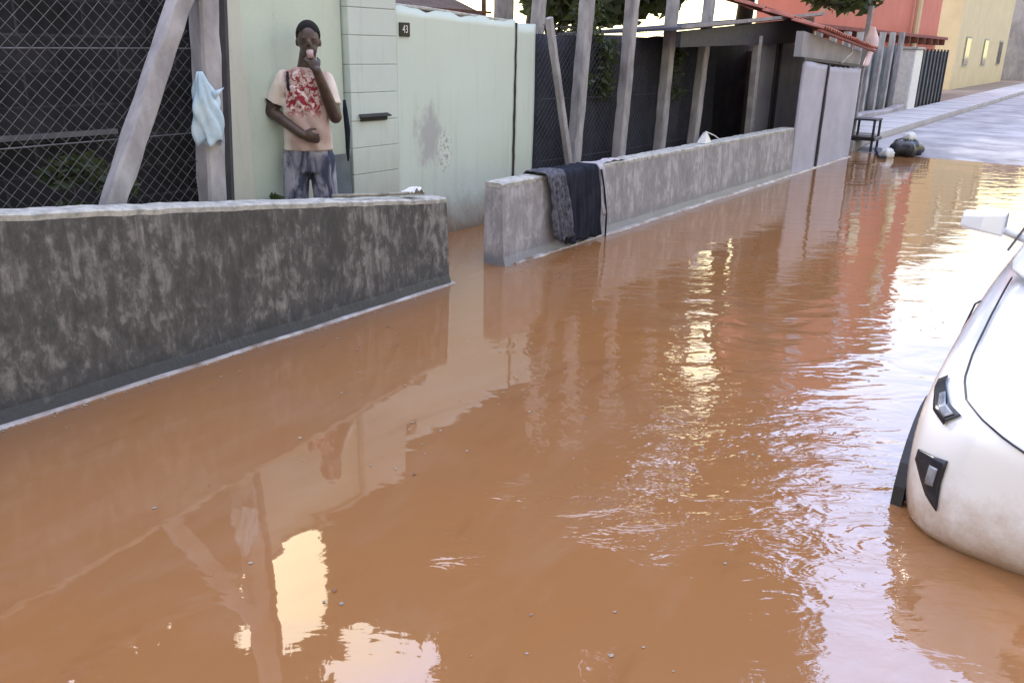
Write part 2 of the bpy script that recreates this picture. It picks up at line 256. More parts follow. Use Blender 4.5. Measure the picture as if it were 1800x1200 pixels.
# ------------------------------------------------------------------ mesh helpers
class MB:
    def __init__(s): s.v = []; s.f = []
    def add(s, vs, fs):
        o = len(s.v); s.v += [tuple(v) for v in vs]; s.f += [tuple(i+o for i in f) for f in fs]; return s
    def box(s, x0, y0, z0, x1, y1, z1):
        return s.add([(x0,y0,z0),(x1,y0,z0),(x1,y1,z0),(x0,y1,z0),(x0,y0,z1),(x1,y0,z1),(x1,y1,z1),(x0,y1,z1)],
                     [(0,3,2,1),(4,5,6,7),(0,1,5,4),(1,2,6,5),(2,3,7,6),(3,0,4,7)])
    def loft(s, rings, closed=True, caps=True):
        n = len(rings[0]); vs = [p for r in rings for p in r]; fs = []
        for i in range(len(rings)-1):
            for j in range(n if closed else n-1):
                k = (j+1) % n; fs.append((i*n+j, i*n+k, (i+1)*n+k, (i+1)*n+j))
        if caps: fs.append(tuple(range(n-1, -1, -1))); fs.append(tuple((len(rings)-1)*n+j for j in range(n)))
        return s.add(vs, fs)
    def tube(s, pts, rad, n=8, ell=1.0):
        pts = [Vector(p) for p in pts]; rad = rad if isinstance(rad, (list, tuple)) else [rad]*len(pts); rings = []
        for i, p in enumerate(pts):
            d = (pts[min(i+1, len(pts)-1)] - pts[max(i-1, 0)]).normalized()
            a = d.cross(Vector((0, 1, 0)) if abs(d.y) < .9 else Vector((1, 0, 0))).normalized(); b = d.cross(a)
            rings.append([p + a*(rad[i]*math.cos(2*math.pi*k/n)) + b*(rad[i]*ell*math.sin(2*math.pi*k/n)) for k in range(n)])
        return s.loft(rings)
    def bar(s, p0, p1, wx, wy, n=14, jit=.004, taper=1.0):
        p0, p1 = Vector(p0), Vector(p1); d = (p1-p0).normalized(); a = Vector((1, 0, 0)); a = (a - d*a.dot(d)).normalized(); b = d.cross(a); rings = []
        for i in range(n+1):
            t = i/n; c = p0.lerp(p1, t); k = 1+(taper-1)*t; ch = .22
            ring = []
            for (u, v) in ((-1+ch,-1),(1-ch,-1),(1,-1+ch),(1,1-ch),(1-ch,1),(-1+ch,1),(-1,1-ch),(-1,-1+ch)):
                j = random.uniform(-jit, jit)
                ring.append(c + a*(u*wx*.5*k+j) + b*(v*wy*.5*k+random.uniform(-jit, jit)))
            rings.append(ring)
        return s.loft(rings)
    def ell(s, c, r, nu=14, nv=10, rot=None):
        vs = []; fs = []; c = Vector(c)
        for i in range(nv+1):
            th = math.pi*i/nv
            for j in range(nu):
                ph = 2*math.pi*j/nu; p = Vector((r[0]*math.sin(th)*math.cos(ph), r[1]*math.sin(th)*math.sin(ph), r[2]*math.cos(th)))
                if rot is not None: p = rot @ p
                vs.append(c+p)
        for i in range(nv):
            for j in range(nu):
                k = (j+1) % nu; fs.append((i*nu+j, (i+1)*nu+j, (i+1)*nu+k, i*nu+k))
        return s.add(vs, fs)
    def grid(s, fn, nu, nv):
        vs = [fn(i/nu, j/nv) for i in range(nu+1) for j in range(nv+1)]
        fs = [(i*(nv+1)+j, (i+1)*(nv+1)+j, (i+1)*(nv+1)+j+1, i*(nv+1)+j+1) for i in range(nu) for j in range(nv)]
        return s.add(vs, fs)
    def build(s, name, mat, parent=None, smooth=False, bevel=0, solid=0, subsurf=0, local=False, remesh=0, sm=0):
        me = bpy.data.meshes.new(name); off = Vector((0, 0, 0)) if (parent is None or local) else world_loc(parent)
        me.from_pydata([tuple(Vector(v)-off) for v in s.v], [], s.f)
        bm = bmesh.new(); bm.from_mesh(me); bmesh.ops.remove_doubles(bm, verts=bm.verts, dist=1e-5); bmesh.ops.recalc_face_normals(bm, faces=bm.faces); bm.to_mesh(me); bm.free()
        o = bpy.data.objects.new(name, me); COL.objects.link(o); me.materials.append(M[mat])
        if parent: o.parent = parent
        if remesh:
            r_ = o.modifiers.new('r', 'REMESH'); r_.mode = 'VOXEL'; r_.voxel_size = remesh
            if sm: k = o.modifiers.new('s', 'SMOOTH'); k.iterations = sm; k.factor = .5
            bpy.context.view_layer.update(); dg = bpy.context.evaluated_depsgraph_get()
            nm = bpy.data.meshes.new_from_object(o.evaluated_get(dg)); o.modifiers.clear(); o.data = nm; me = nm
            if not nm.materials: nm.materials.append(M[mat])
        if smooth or remesh: me.polygons.foreach_set('use_smooth', [True]*len(me.polygons))
        if solid: k = o.modifiers.new('so', 'SOLIDIFY'); k.thickness = solid; k.offset = 0
        if bevel: k = o.modifiers.new('b', 'BEVEL'); k.width = bevel; k.segments = 2; k.limit_method = 'ANGLE'
        if subsurf: k = o.modifiers.new('ss', 'SUBSURF'); k.levels = subsurf; k.render_levels = subsurf
        return o
def world_loc(o):
    v = Vector((0, 0, 0))
    while o: v += o.location; o = o.parent
    return v
def tag(o, label=None, cat=None, group=None, kind=None):
    if label: o['label'] = label
    if cat: o['category'] = cat
    if group: o['group'] = group
    if kind: o['kind'] = kind
    return o
def thing(name, label, cat, loc, rz=0, group=None):
    o = bpy.data.objects.new(name, None); COL.objects.link(o); o.location = loc; o.rotation_euler = (0, 0, rz); o.empty_display_size = .1
    return tag(o, label, cat, group)

# ------------------------------------------------------------------ the setting
def gz(x, y):
    t = max(0, min(1, (x - 13.0 - (3.5-y)*-.30*0)/4.0)); t = t*t*(3-2*t)
    base = -.28 + t*.36 + max(0, min(1, (x-17)/30))*.15
    if y > 4.72 and x < 16: base = max(base, -.06)
    return base
xs = [-300, -120, -60, -30] + list(np.arange(-20, 12, 2.0)) + list(np.arange(12, 30, .5)) + [34, 40, 50, 70, 120, 300, 700]
ys = [-400, -150, -60, -30, -20, -12, -8] + list(np.arange(-6, 4.5, .5)) + [4.6, 4.74, 4.9, 5.5, 7, 10, 15, 25, 60, 150, 500]
mb = MB(); nx, ny = len(xs), len(ys)
mb.add([(x, y, gz(x, y) + .012*math.sin(x*3.1+y*1.7)) for x in xs for y in ys], [(i*ny+j, (i+1)*ny+j, (i+1)*ny+j+1, i*ny+j+1) for i in range(nx-1) for j in range(ny-1)])
tag(mb.build('ground', 'ground', smooth=True), kind='structure')
mb = MB(); mb.grid(lambda a, b: (-60+a*85, -60+b*64.9, 0), 2, 2); tag(mb.build('flood_water', 'water'), 'muddy brown flood water covering the whole street', kind='structure')
mb = MB(); mb.grid(lambda a, b: (15.2+a*90, -4.5+b*8.3, gz(15.2+a*90, 0)+.012+.02*math.sin(b*9)*a), 180, 10); tag(mb.build('road', 'road', smooth=True), kind='structure')
mb = MB()
for i in range(40): x0 = 15.6+i*1.5; mb.box(x0, 3.86, gz(x0, 4)-.1, x0+1.497, 4.93, gz(x0+.7, 4)+.13)
tag(mb.build('pavement', 'pave', bevel=.012), kind='structure')

# ------------------------------------------------------------------ low street walls
def lowwall(name, label, x0, x1, yf, yb, ztop, mats, seg, holes=None):
    t = thing(name, label, 'low wall', (x0, yf, 0))
    mb = MB(); rings = []
    for i in range(seg+1):
        u = i/seg; x = x0+(x1-x0)*u; zt = ztop(x) + .0025*math.sin(x*13)+.0015*math.sin(x*31)
        j = .004*math.sin(x*9+1)
        rings.append([(x, yf-.022+j, -.3), (x, yf-.018+j, .0), (x, yf+.002+j, .07), (x, yf+.012+j, zt*.6), (x, yf+.022+j*.5, zt-.035), (x, yb-.01, zt-.035), (x, yb, -.3)])
    mb.loft(rings); mb.build('wall_body', mats, t, smooth=False)
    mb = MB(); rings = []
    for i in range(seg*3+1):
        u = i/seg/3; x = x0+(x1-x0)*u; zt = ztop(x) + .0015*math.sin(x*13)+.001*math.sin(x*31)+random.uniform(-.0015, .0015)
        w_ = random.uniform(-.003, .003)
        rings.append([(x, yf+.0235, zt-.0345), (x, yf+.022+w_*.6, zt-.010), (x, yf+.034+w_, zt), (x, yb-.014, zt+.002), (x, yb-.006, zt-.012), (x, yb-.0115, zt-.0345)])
    mb.loft(rings); mb.build('pale_cap', 'pale_cap' if mats == 'wall_dark' else 'pale_cap', t)  # pale strip on the wall top: sky light put into its colour
    return t
def ztl(x): return float(np.interp(x, [0, 1.2, 2.1, 3.06, 4.5], [1.05, .945, .858, .762, .606]))
wl = lowwall('low_wall', 'tall dark mottled concrete wall at the left, in front of the standing man', 0.2, 4.55, 3.73, 3.9, ztl, 'wall_dark', 60)
mb = MB(); rings = []
for i in range(90):
    x = .2+4.38*i/89; jj = .006*math.sin(x*7)+random.uniform(-.003, .003)
    rings.append([(x, 3.693+jj*.5, -.2), (x, 3.692+jj*.5, .002), (x, 3.696+jj*.5, .008), (x, 3.708, .011), (x, 3.735, .012), (x, 3.735, -.2)])
mb.loft(rings); mb.build('wet_footing', 'ledge', wl)
wr = lowwall('low_wall', 'long pale grey concrete wall with clothes hung over its near end', 5.2, 11.96, 3.73, 3.92, lambda x: .628, 'wall_pale', 90)
mb = MB(); rings = []
for i in range(120):
    x = 5.32+9.5*i/119; jj = .006*math.sin(x*5)+random.uniform(-.004, .004); g = .02 if (x < 5.75 or x > 6.7) else .008
    rings.append([(x, 3.70+jj-g, -.2), (x, 3.699+jj-g, .003), (x, 3.703+jj-g, .010), (x, 3.715, .014), (x, 3.735, .015), (x, 3.735, -.2)])
mb.loft(rings); mb.build('wet_footing', 'ledge', wr)
# joint of repaired render on the pale wall

# rod and clip on the left wall
mb = MB(); mb.tube([(3.55, 3.80, .735), (3.9, 3.79, .70), (4.2, 3.80, .672), (4.36, 3.79, .655)], .010, 8); tag(mb.build('stick', 'stick', smooth=True), 'thin pale stick lying along the top of the dark mottled wall', 'stick')
mb = MB(); mb.grid(lambda a, b: (4.20+a*.14+.015*math.sin(b*7), 3.77+b*.09, .668+.028*math.sin(a*3.1)*math.cos(b*2-.6)+.012*math.sin(a*17+b*9)), 14, 9)
tag(mb.build('plastic_scrap', 'plastic_white', smooth=True, solid=.004), 'small crumpled white plastic scrap on the end of the dark wall', 'plastic scrap')

# ------------------------------------------------------------------ left fence
def chainlink(x0, x1, z0, z1, y, cell, r, n=4):
    mb = MB(); H = z1-z0; W = x1-x0
    for sgn, yy in ((1, y), (-1, y+.004)):
        k = -H
        while k < W:
            a0 = max(k, 0); a1 = min(k+H, W)
            sag = lambda p_: (p_[0]+.010*math.sin(p_[2]*5+p_[0]*2), p_[1]+.012*math.sin(p_[0]*3.1+p_[2]*2), p_[2]-.018*math.sin(p_[0]*2.3)*math.sin(p_[2]*2.6+1))
            if a1 > a0+.01:
                if sgn == 1: p, q_ = (x0+a0, yy, z0+(a0-k)), (x0+a1, yy, z0+(a1-k))
                else: p, q_ = (x0+a0, yy, z1-(a0-k)), (x0+a1, yy, z1-(a1-k))
                mb.tube([sag([p[i_]+(q_[i_]-p[i_])*t_/7 for i_ in range(3)]) for t_ in range(8)], r, n)
            k += cell
    return mb
fl = thing('chain_link_fence', 'chain link fence with concrete post and slanted brace behind the dark wall', 'fence', (2.9, 4.1, 0))
mb = MB(); mb.bar((2.865, 4.08, -.2), (3.02, 4.08, 2.6), .118, .12, 26, .004); mb.build('post', 'post', fl)
mb = MB(); mb.bar((1.98, 4.02, .2), (2.97, 4.05, 2.08), .10, .09, 22, .004); mb.build('brace', 'post', fl)
mb = MB(); mb.tube([(3.06, 4.2, -.2), (3.105, 4.2, .72), (3.165, 4.2, 1.8), (3.20, 4.2, 2.5)], .04, 8); mb.build('dark_gap_strip', 'dark_metal', fl)  # dark tube added to stand for the dark gap beside the post
mb = MB(); mb.bar((.55, 4.08, -.2), (.5, 4.08, 2.6), .12, .12, 22, .004); mb.build('post', 'post', fl)
mb = chainlink(-.3, 2.88, .25, 2.35, 4.125, .066, .0016); mb.build('wire_mesh', 'wire', fl)
mb = MB()
for z_ in (.66, 1.12, 1.55, 2.1): mb.tube([(-.3, 4.13, z_+.01), (1.3, 4.13, z_-.012), (2.95, 4.13, z_)], .0035, 5)
mb.build('tension_wire', 'wire', fl)
# blue bag caught on the post
mb = MB()
def bagf(a, b):
    th = a*2*math.pi; zz = 1.44-b*.36; r = (.012+.058*math.sin(min(1, b*1.5)*math.pi*.55)) * (1+.28*math.sin(3*th+b*6)+.16*math.sin(7*th-b*9))
    return (2.845+r*math.cos(th)*1.05 + .03*b, 3.985+r*math.sin(th)*.55, zz+.018*math.sin(5*th+2)*b)
mb.grid(bagf, 40, 22); 
mb.add([(2.895, 3.96, 1.34), (2.96, 3.95, 1.36), (2.90, 3.955, 1.30)], [(0, 1, 2)])
tag(mb.build('plastic_bag', 'bag_blue', smooth=True, solid=.003), 'torn pale blue plastic bag tied round the left fence post', 'plastic bag')
# dark lean-to behind the mesh
dk = thing('dark_lean_to', 'dark blockwork lean-to behind the chain link fence at the left', 'shed', (2, 5.3, 0))
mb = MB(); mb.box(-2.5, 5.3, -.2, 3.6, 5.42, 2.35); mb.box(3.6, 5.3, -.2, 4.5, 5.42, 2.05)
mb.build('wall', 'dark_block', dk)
mb = MB()
for i in range(13): mb.box(-2.5, 5.288, .02+i*.2, 3.6, 5.2985, .03+i*.2)
mb.build('mortar_line', 'shed_wall', dk) if False else None
mb = MB(); mb.box(-2.6, 5.0, 2.35, 3.62, 7.0, 2.42); mb.build('roof', 'roof_gray', dk)
mb = MB(); mb.box(1.9, 5.24, 1.02, 3.1, 5.28, 1.05); mb.box(1.9, 5.24, 1.5, 2.1, 5.285, 2.0); mb.build('board', 'roof_gray', dk)

def leaves(name, mat, centers, radii, n, size, parent, flat=.6, avoid=None):
    centers = np.array(centers, float); radii = np.array(radii, float); nc = len(centers)
    wts = (radii.reshape(nc, -1)[:, 0])**2; wts = wts/wts.sum()
    idx = rng.choice(nc, n, p=wts); dr = rng.normal(size=(n, 3)); dr /= np.linalg.norm(dr, axis=1)[:, None]
    rr = rng.random(n)**.45
    rad = radii if radii.ndim == 2 else np.stack([radii]*3, 1)*np.array([1, 1, .75])
    c = centers[idx] + dr*rr[:, None]*rad[idx]
    if avoid is not None:
        keep = ~avoid(c); c = c[keep]; n = len(c)
    a = rng.normal(size=(n, 3)); a[:, 2] *= flat; a /= np.linalg.norm(a, axis=1)[:, None]
    b = np.cross(a, rng.normal(size=(n, 3))); b /= np.linalg.norm(b, axis=1)[:, None]
    s = size*(.6+.8*rng.random(n))[:, None]
    v = np.empty((n, 4, 3)); v[:, 0] = c - a*s; v[:, 1] = c - b*s*.42 + a*s*.1; v[:, 2] = c + a*s; v[:, 3] = c + b*s*.42 + a*s*.1
    me = bpy.data.meshes.new(name); off = np.array(world_loc(parent)) if parent else 0
    me.from_pydata((v.reshape(-1, 3)-off).tolist(), [], np.arange(n*4).reshape(-1, 4).tolist())
    o = bpy.data.objects.new(name, me); COL.objects.link(o); me.materials.append(M[mat]); o.parent = parent; return o
def weeds(label, x0, x1, y, z0, h, n, mat='leaf', size=.035, rr=.12):
    t = thing('weed_clump', label, 'plant', ((x0+x1)/2, y, 0))
    cs = [(random.uniform(x0, x1), y+random.uniform(-rr, rr), random.uniform(z0, z0+h)) for _ in range(12)]
    leaves('foliage', mat, cs, [rr]*12, n, size, t)
    mb = MB()
    for c in cs: mb.tube([(c[0]*.6+(x0+x1)*.2, y, -.05), (c[0], c[1], c[2])], [.008, .003], 5)
    mb.build('stem', 'bark', t)
weeds('dark leafy weeds growing behind the mesh under the slanted brace', 1.6, 2.75, 4.5, .55, .45, 1400)
weeds('small dark plant between the cream pilaster and the man', 3.86, 3.92, 4.72, .25, .36, 420, 'leaf', .028, .045)

# ------------------------------------------------------------------ yard front: alcove wall, pilaster, pier, gate
yw = thing('yard_wall', 'pale mint plastered yard wall behind the standing man', 'wall', (4.2, 4.85, 0))
mb = MB(); mb.box(3.785, 4.86, -.25, 4.70, 5.0, 2.12); mb.build('wall_panel', 'plaster', yw, bevel=.008)
mb = MB(); mb.box(3.60, 4.80, -.25, 3.782, 5.0, 2.2); mb.build('pilaster', 'pilaster', yw, bevel=.012)
mb = MB(); mb.box(3.59, 4.79, 2.20, 3.79, 5.01, 2.24); mb.box(3.79, 4.83, 2.12, 4.7, 5.02, 2.16); mb.build('pale_cap', 'pale_cap', yw, bevel=.01)
mb = MB(); mb.box(3.7, 4.0, -.28, 4.72, 4.855, .015); tag(mb.build('doorstep', 'pave', bevel=.01), 'low concrete step under the standing man behind the wall', 'step')
pr_ = thing('gate_pier', 'pale block pier with mortar grooves and a dark letter slot', 'pier', (4.95, 4.8, 0))
mb = MB()
zz = [-.25, .235, .435, .635, .835, 1.035, 1.24, 1.442, 1.648, 1.84, 2.04, 2.14]
for a_, b_ in zip(zz[:-1], zz[1:]):
    mb.box(4.712, 4.80+random.uniform(-.0015, .0015), a_+.0015, 5.222, 5.02, b_-.0015)
mb.build('blocks', 'pier', pr_, bevel=.005)
mb = MB(); mb.box(4.72, 4.812, -.25, 5.215, 5.01, 2.135); mb.build('mortar', 'pilaster', pr_)
mb = MB(); mb.box(4.80, 4.785, 1.03, 5.085, 4.806, 1.072); mb.build('letter_slot', 'slot', pr_, bevel=.003)
mb = MB(); mb.loft([[(4.785, 4.796, 1.085), (5.10, 4.796, 1.085), (5.11, 4.762, 1.066), (4.775, 4.762, 1.066)], [(4.785, 4.796, 1.078), (5.10, 4.796, 1.078), (5.11, 4.762, 1.060), (4.775, 4.762, 1.060)]]); mb.build('slot_lip', 'slot', pr_)
gt = thing('sheet_gate', 'big pale mint metal gate with a scraped grey patch and house number', 'gate', (5.2, 4.82, 0))
def gatef(a, b):
    x = 5.228+a*1.62; z = -.12+b*(1.985-.06*a)+ (.012*math.sin(a*21)+.006*math.sin(a*47) if b > .98 else 0)
    return (x, 4.83+.006*math.sin(a*9)*math.sin(b*5), z)
mb = MB(); mb.grid(gatef, 60, 30); mb.build('gate_leaf', 'gate', gt, smooth=True, solid=.02)
def gate2(a, b): return (6.872+a*.30, 4.825+.004*math.sin(b*8), -.12+b*(1.915-.0*a))
mb = MB(); mb.grid(gate2, 8, 20); mb.build('side_panel', 'gate', gt, smooth=True, solid=.03)
mb = MB(); mb.tube([(5.24, 4.845, 1.878), (5.6, 4.842, 1.868), (6.2, 4.845, 1.838), (6.85, 4.842, 1.806)], .013, 6); mb.build('top_rail', 'pale_cap', gt)
mb = MB(); rr_ = [[(6.848+.006*math.sin(k*1.7), 4.812, -.1+k*.076), (6.848+.006*math.sin(k*1.7), 4.83, -.1+k*.076), (6.868+.004*math.sin(k*2.3), 4.83, -.1+k*.076), (6.868+.004*math.sin(k*2.3), 4.812, -.1+k*.076)] for k in range(26)]; mb.loft(rr_); mb.build('seam', 'seam', gt)
npl = MB().box(5.272, 4.806, 1.648, 5.388, 4.8185, 1.752).build('number_plate', 'black', gt, bevel=.002)
tc = bpy.data.curves.new('house_number', 'FONT'); tc.body = '43'; tc.size = .082; tc.extrude = .0015; tc.align_x = 'CENTER'; tc.align_y = 'CENTER'
t0_ = bpy.data.objects.new('tmp_text', tc); COL.objects.link(t0_); bpy.context.view_layer.update()
tme = bpy.data.meshes.new_from_object(t0_.evaluated_get(bpy.context.evaluated_depsgraph_get())); bpy.data.objects.remove(t0_)
to = bpy.data.objects.new('house_number', tme); COL.objects.link(to); tme.materials.clear(); tme.materials.append(M['white_num']); to.parent = npl
to.location = (5.330-5.2, 4.803-4.82, 1.70); to.rotation_euler = (math.pi/2, 0, 0); to.scale = (.8, 1, 1)
# low dark shade sheet and narrow dark shape in the corner beside the pier
mb = MB(); mb.bar((4.60, 4.80, .02), (4.61, 4.83, .80), .17, .03, 8, .004); tag(mb.build('corner_shade_sheet', 'shade_far'), 'dark teal sheet for the shade in the corner beside the pier', 'board')  # dark sheet added where the corner recess lies in shade
mb = MB(); mb.tube([(4.585, 4.74, 1.20), (4.59, 4.74, 1.12), (4.605, 4.74, .98), (4.60, 4.74, .84), (4.60, 4.74, .76)], [.010, .018, .021, .014, .006], 9); tag(mb.build('dark_sliver', 'cloth_black', smooth=True), 'narrow dark umbrella hanging beside the block pier', 'sliver')  # narrow dark tapered tube beside the pier

# ------------------------------------------------------------------ right fence
fr = thing('chain_link_fence', 'chain link fence on concrete posts between the gate and the shed', 'fence', (8, 4.75, 0))
mb = MB(); mb.bar((7.30, 5.08, -.1), (7.74, 5.08, 2.75), .12, .11, 22, .004); mb.build('post', 'post', fr)
for (xb, xt) in ((7.78, 7.98), (8.78, 8.92), (9.83, 9.91), (10.80, 10.99)):
    mb = MB(); mb.bar((xb-.02, 4.72, -.1), (xt+.03, 4.72, 2.75), .135, .12, 26, .005); mb.build('post', 'post', fr)
mb = MB(); mb.bar((7.72, 4.66, .2), (7.16, 4.66, 1.85), .065, .06, 16, .003); mb.build('brace', 'post', fr)
mb = chainlink(7.2, 11.6, .0, 1.78, 4.80, .075, .0020); mb.build('wire_mesh', 'wire_dark', fr)
mb = MB()
for z_ in (.5, 1.1, 1.78): mb.tube([(7.25, 4.79, z_+.01), (9, 4.79, z_-.012), (11.6, 4.79, z_)], .0035, 5)
mb.build('tension_wire', 'wire_dark', fr)
def scf(a, b): return (7.19+a*4.2, 4.90+.02*math.sin(a*60)*math.sin(b*3), -.1+b*(1.80+.05*a+.012*math.sin(a*31)))
mb = MB(); mb.grid(scf, 120, 10); tag(mb.build('shade_cloth', 'shade', smooth=True, solid=.006), 'dark navy shade cloth stretched behind the concrete fence posts', 'shade cloth')
ivy = thing('creeper', 'dark leafy creeper climbing the navy shade cloth near the second post', 'plant', (8.3, 4.9, 0))
cs = [(8.3+random.uniform(-.25, .4), 4.86, random.uniform(1.0, 2.0)) for _ in range(14)]+[(10.25+random.uniform(-.1, .1), 4.8, random.uniform(1.0, 1.75)) for _ in range(5)]
leaves('foliage', 'leaf', cs, [.16]*len(cs), 1500, .04, ivy)
mb = MB(); mb.tube([(8.2, 4.88, 0), (8.15, 4.87, 1.0), (8.4, 4.88, 2.0)], .012, 6); mb.build('stem', 'bark', ivy)

# ------------------------------------------------------------------ clothes on the pale wall
def drape(x0, x1, zb, back, amp, ph, skew=0, y0=0.0, ztop=.628):
    # profile over the wall top: back side -> over coping -> front side down
    P = [(3.945, ztop-back), (3.94, ztop-.01), (3.925, ztop+.012), (3.83, ztop+.016), (3.735, ztop+.012), (3.715, ztop-.02), (3.708, ztop-.15), (3.70, ztop*.5), (3.695, zb)]
    L = [0]
    for i in range(1, len(P)): L.append(L[-1]+math.dist(P[i], P[i-1]))
    def fn(a, b):
        d = b*L[-1]; y = np.interp(d, L, [p[0] for p in P]); z = np.interp(d, L, [p[1] for p in P]); hang = max(0, (b-.35)/.65)
        f = amp*(math.sin(a*23+ph)+.6*math.sin(a*51+ph*2+b*3))*hang
        return (x0+(x1-x0)*a+skew*b+.012*math.sin(b*14+a*5), float(y)-abs(amp)*1.4*hang-y0+f, float(z)+(.012*math.sin(a*19+ph) if b > .97 else 0)+(.006*math.sin(a*37+b*20+ph) if .2 < b < .5 else 0))
    return fn
mb = MB(); mb.grid(drape(5.98, 6.56, .03, .2, .010, .5, .04), 50, 40); tag(mb.build('hanging_garment', 'cloth_black', smooth=True, solid=.008), 'wide black garment draped over the pale wall, reaching the water', 'clothes')
def crum(a, b):
    p = drape(5.70, 5.96, .10, .1, .016, 2.2, .14, .006, .64)(a, b); k = .007*math.sin(a*11+b*9+2*math.sin(b*13))*math.cos(b*17-a*5)+.004*math.sin(a*31+b*12)
    return (p[0]+k, p[1]-abs(k)*1.2-.006, p[2]+k*.6)
mb = MB(); mb.grid(crum, 40, 50); tag(mb.build('hanging_garment', 'cloth_gray', smooth=True, solid=.008), 'crumpled dark grey garment on the wall, left of the black one', 'clothes')
mb = MB(); mb.grid(drape(6.57, 6.66, .20, .05, .008, 1.2, .06), 12, 30); tag(mb.build('hanging_garment', 'cloth_pale', smooth=True, solid=.006), 'narrow pale cloth strip on the wall, right of the black garment', 'clothes')
mb = MB(); mb.tube([(6.60, 3.70, .60), (6.63, 3.68, .45), (6.70, 3.68, .2), (6.70, 3.68, .0)], .008, 6); tag(mb.build('rubber_strap', 'cloth_black', smooth=True), 'thin black strap dangling beside the pale cloth strip', 'strap')
mb = MB(); mb.grid(lambda a, b: (6.72+a*.42, 3.76+b*.1, .632+.022*abs(math.sin(a*9+b*4))*math.sin(a*3.14)), 24, 6); tag(mb.build('crumpled_rag', 'cloth_pale', smooth=True, solid=.006), 'crumpled pale rag lying on the wall top near the clothes', 'rag')
mb = MB(); mb.add([(9.02, 3.78, .63), (9.24, 3.80, .63), (9.26, 3.9, .63), (9.05, 3.9, .63), (9.12, 3.82, .76), (9.15, 3.87, .74)], [(0, 1, 4), (1, 2, 5, 4), (2, 3, 5), (3, 0, 4, 5), (0, 3, 2, 1)])
mb.tube([(9.14, 3.84, .75), (9.30, 3.80, .70), (9.48, 3.79, .635)], .007, 5); tag(mb.build('folded_plastic_sheet', 'plastic_white', bevel=.006), 'bent white plastic sheet standing on the pale wall before the veranda', 'plastic sheet')

# ------------------------------------------------------------------ veranda shed
sh = thing('veranda_shed', 'low open-fronted shed with grey roof, posts and lilac panels', 'shed', (12, 4.3, 0))
def slab(pts, th):   # pts 4 corners
    return [pts, [(p[0], p[1], p[2]-th) for p in pts]]
mb = MB(); mb.loft(slab([(9.25, 4.25, 1.83), (14.2, 4.25, 2.16), (14.2, 5.9, 2.06), (9.25, 5.9, 1.75)], .03)); mb.build('roof', 'shed_dark', sh)
mb = MB(); mb.loft([[(9.2, 4.20, 1.815), (9.2, 4.249, 1.815), (9.2, 4.249, 1.85), (9.2, 4.20, 1.85)], [(14.2, 4.20, 2.145), (14.2, 4.249, 2.145), (14.2, 4.249, 2.18), (14.2, 4.20, 2.18)]]); mb.build('roof_edge', 'shed_post', sh)
mb = MB(); mb.loft([[(9.3, 4.30, 1.785), (9.3, 4.36, 1.785), (9.3, 4.36, 1.62), (9.3, 4.30, 1.62)], [(14.0, 4.30, 2.10), (14.0, 4.36, 2.10), (14.0, 4.36, 1.74), (14.0, 4.30, 1.74)]]); mb.build('fascia', 'dark_metal', sh)
mb = MB(); mb.box(9.3, 5.6, -.1, 15.3, 5.7, 1.74); mb.box(9.3, 5.0, -.1, 9.38, 5.6, 1.74); mb.build('back_wall', 'shed_dark', sh)
for (x0, x1) in ((11.78, 11.90),): MB().bar((11.84, 4.34, -.1), (11.80, 4.34, 1.79), .12, .1, 10, .003).build('post', 'shed_post', sh)
MB().box(10.42, 4.95, .75, 10.80, 4.99, 1.68).build('pale_panel', 'shed_wall', sh, bevel=.01)
mb = MB(); mb.box(12.25, 4.42, -.1, 12.80, 4.5, 1.72); mb.box(13.02, 4.42, -.1, 14.1, 4.5, 1.72); mb.build('inner_wall', 'shed_wall', sh)
mb = MB(); mb.box(12.802, 4.40, -.1, 12.85, 4.48, 1.72); mb.box(12.97, 4.40, -.1, 13.018, 4.48, 1.72); mb.build('door_frame', 'dark_metal', sh)
mb = MB(); mb.box(12.852, 4.46, -.1, 12.968, 4.5, 1.7); mb.build('inner_door', 'shed_wall', sh)
MB().box(11.95, 3.765, .60, 12.14, 3.86, 1.44).build('side_post', 'shed_wall', sh, bevel=.01) if False else None
# lilac street panels (double door leaves) and upper wall
mb = MB(); mb.grid(lambda a, b: (11.98+a*1.045, 3.745+.006*math.sin(a*7+b*3), -.08+b*(1.575-.065*a)), 16, 20); mb.build('door_leaf', 'door_panel', sh, smooth=True, solid=.03)
mb = MB(); mb.grid(lambda a, b: (13.09+a*1.78, 3.745+.006*math.sin(a*9+b*3), -.08+b*(1.49-.045*a+.006*math.sin(a*40))), 24, 20); mb.build('door_leaf', 'door_panel', sh, smooth=True, solid=.03)
MB().bar((13.055, 3.73, -.1), (13.055, 3.73, 1.44), .055, .05, 10, .003).build('door_post', 'dark_metal', sh)
mb = MB(); mb.loft([[(11.9, 3.72, 1.50), (11.9, 3.77, 1.50), (11.9, 3.77, 1.535), (11.9, 3.72, 1.535)], [(14.9, 3.72, 1.385), (14.9, 3.77, 1.385), (14.9, 3.77, 1.425), (14.9, 3.72, 1.425)]]); mb.build('door_lintel', 'dark_metal', sh)
mb = MB(); mb.loft([[(12.0, 3.80, 1.54), (12.0, 3.9, 1.54), (12.0, 3.9, 1.86), (12.0, 3.80, 1.86)], [(15.0, 3.80, 1.43), (15.0, 3.9, 1.43), (15.0, 3.9, 1.63), (15.0, 3.80, 1.63)]]); mb.box(14.85, 3.9, -.1, 14.93, 5.6, 1.6); mb.build('upper_wall', 'shed_wall', sh)
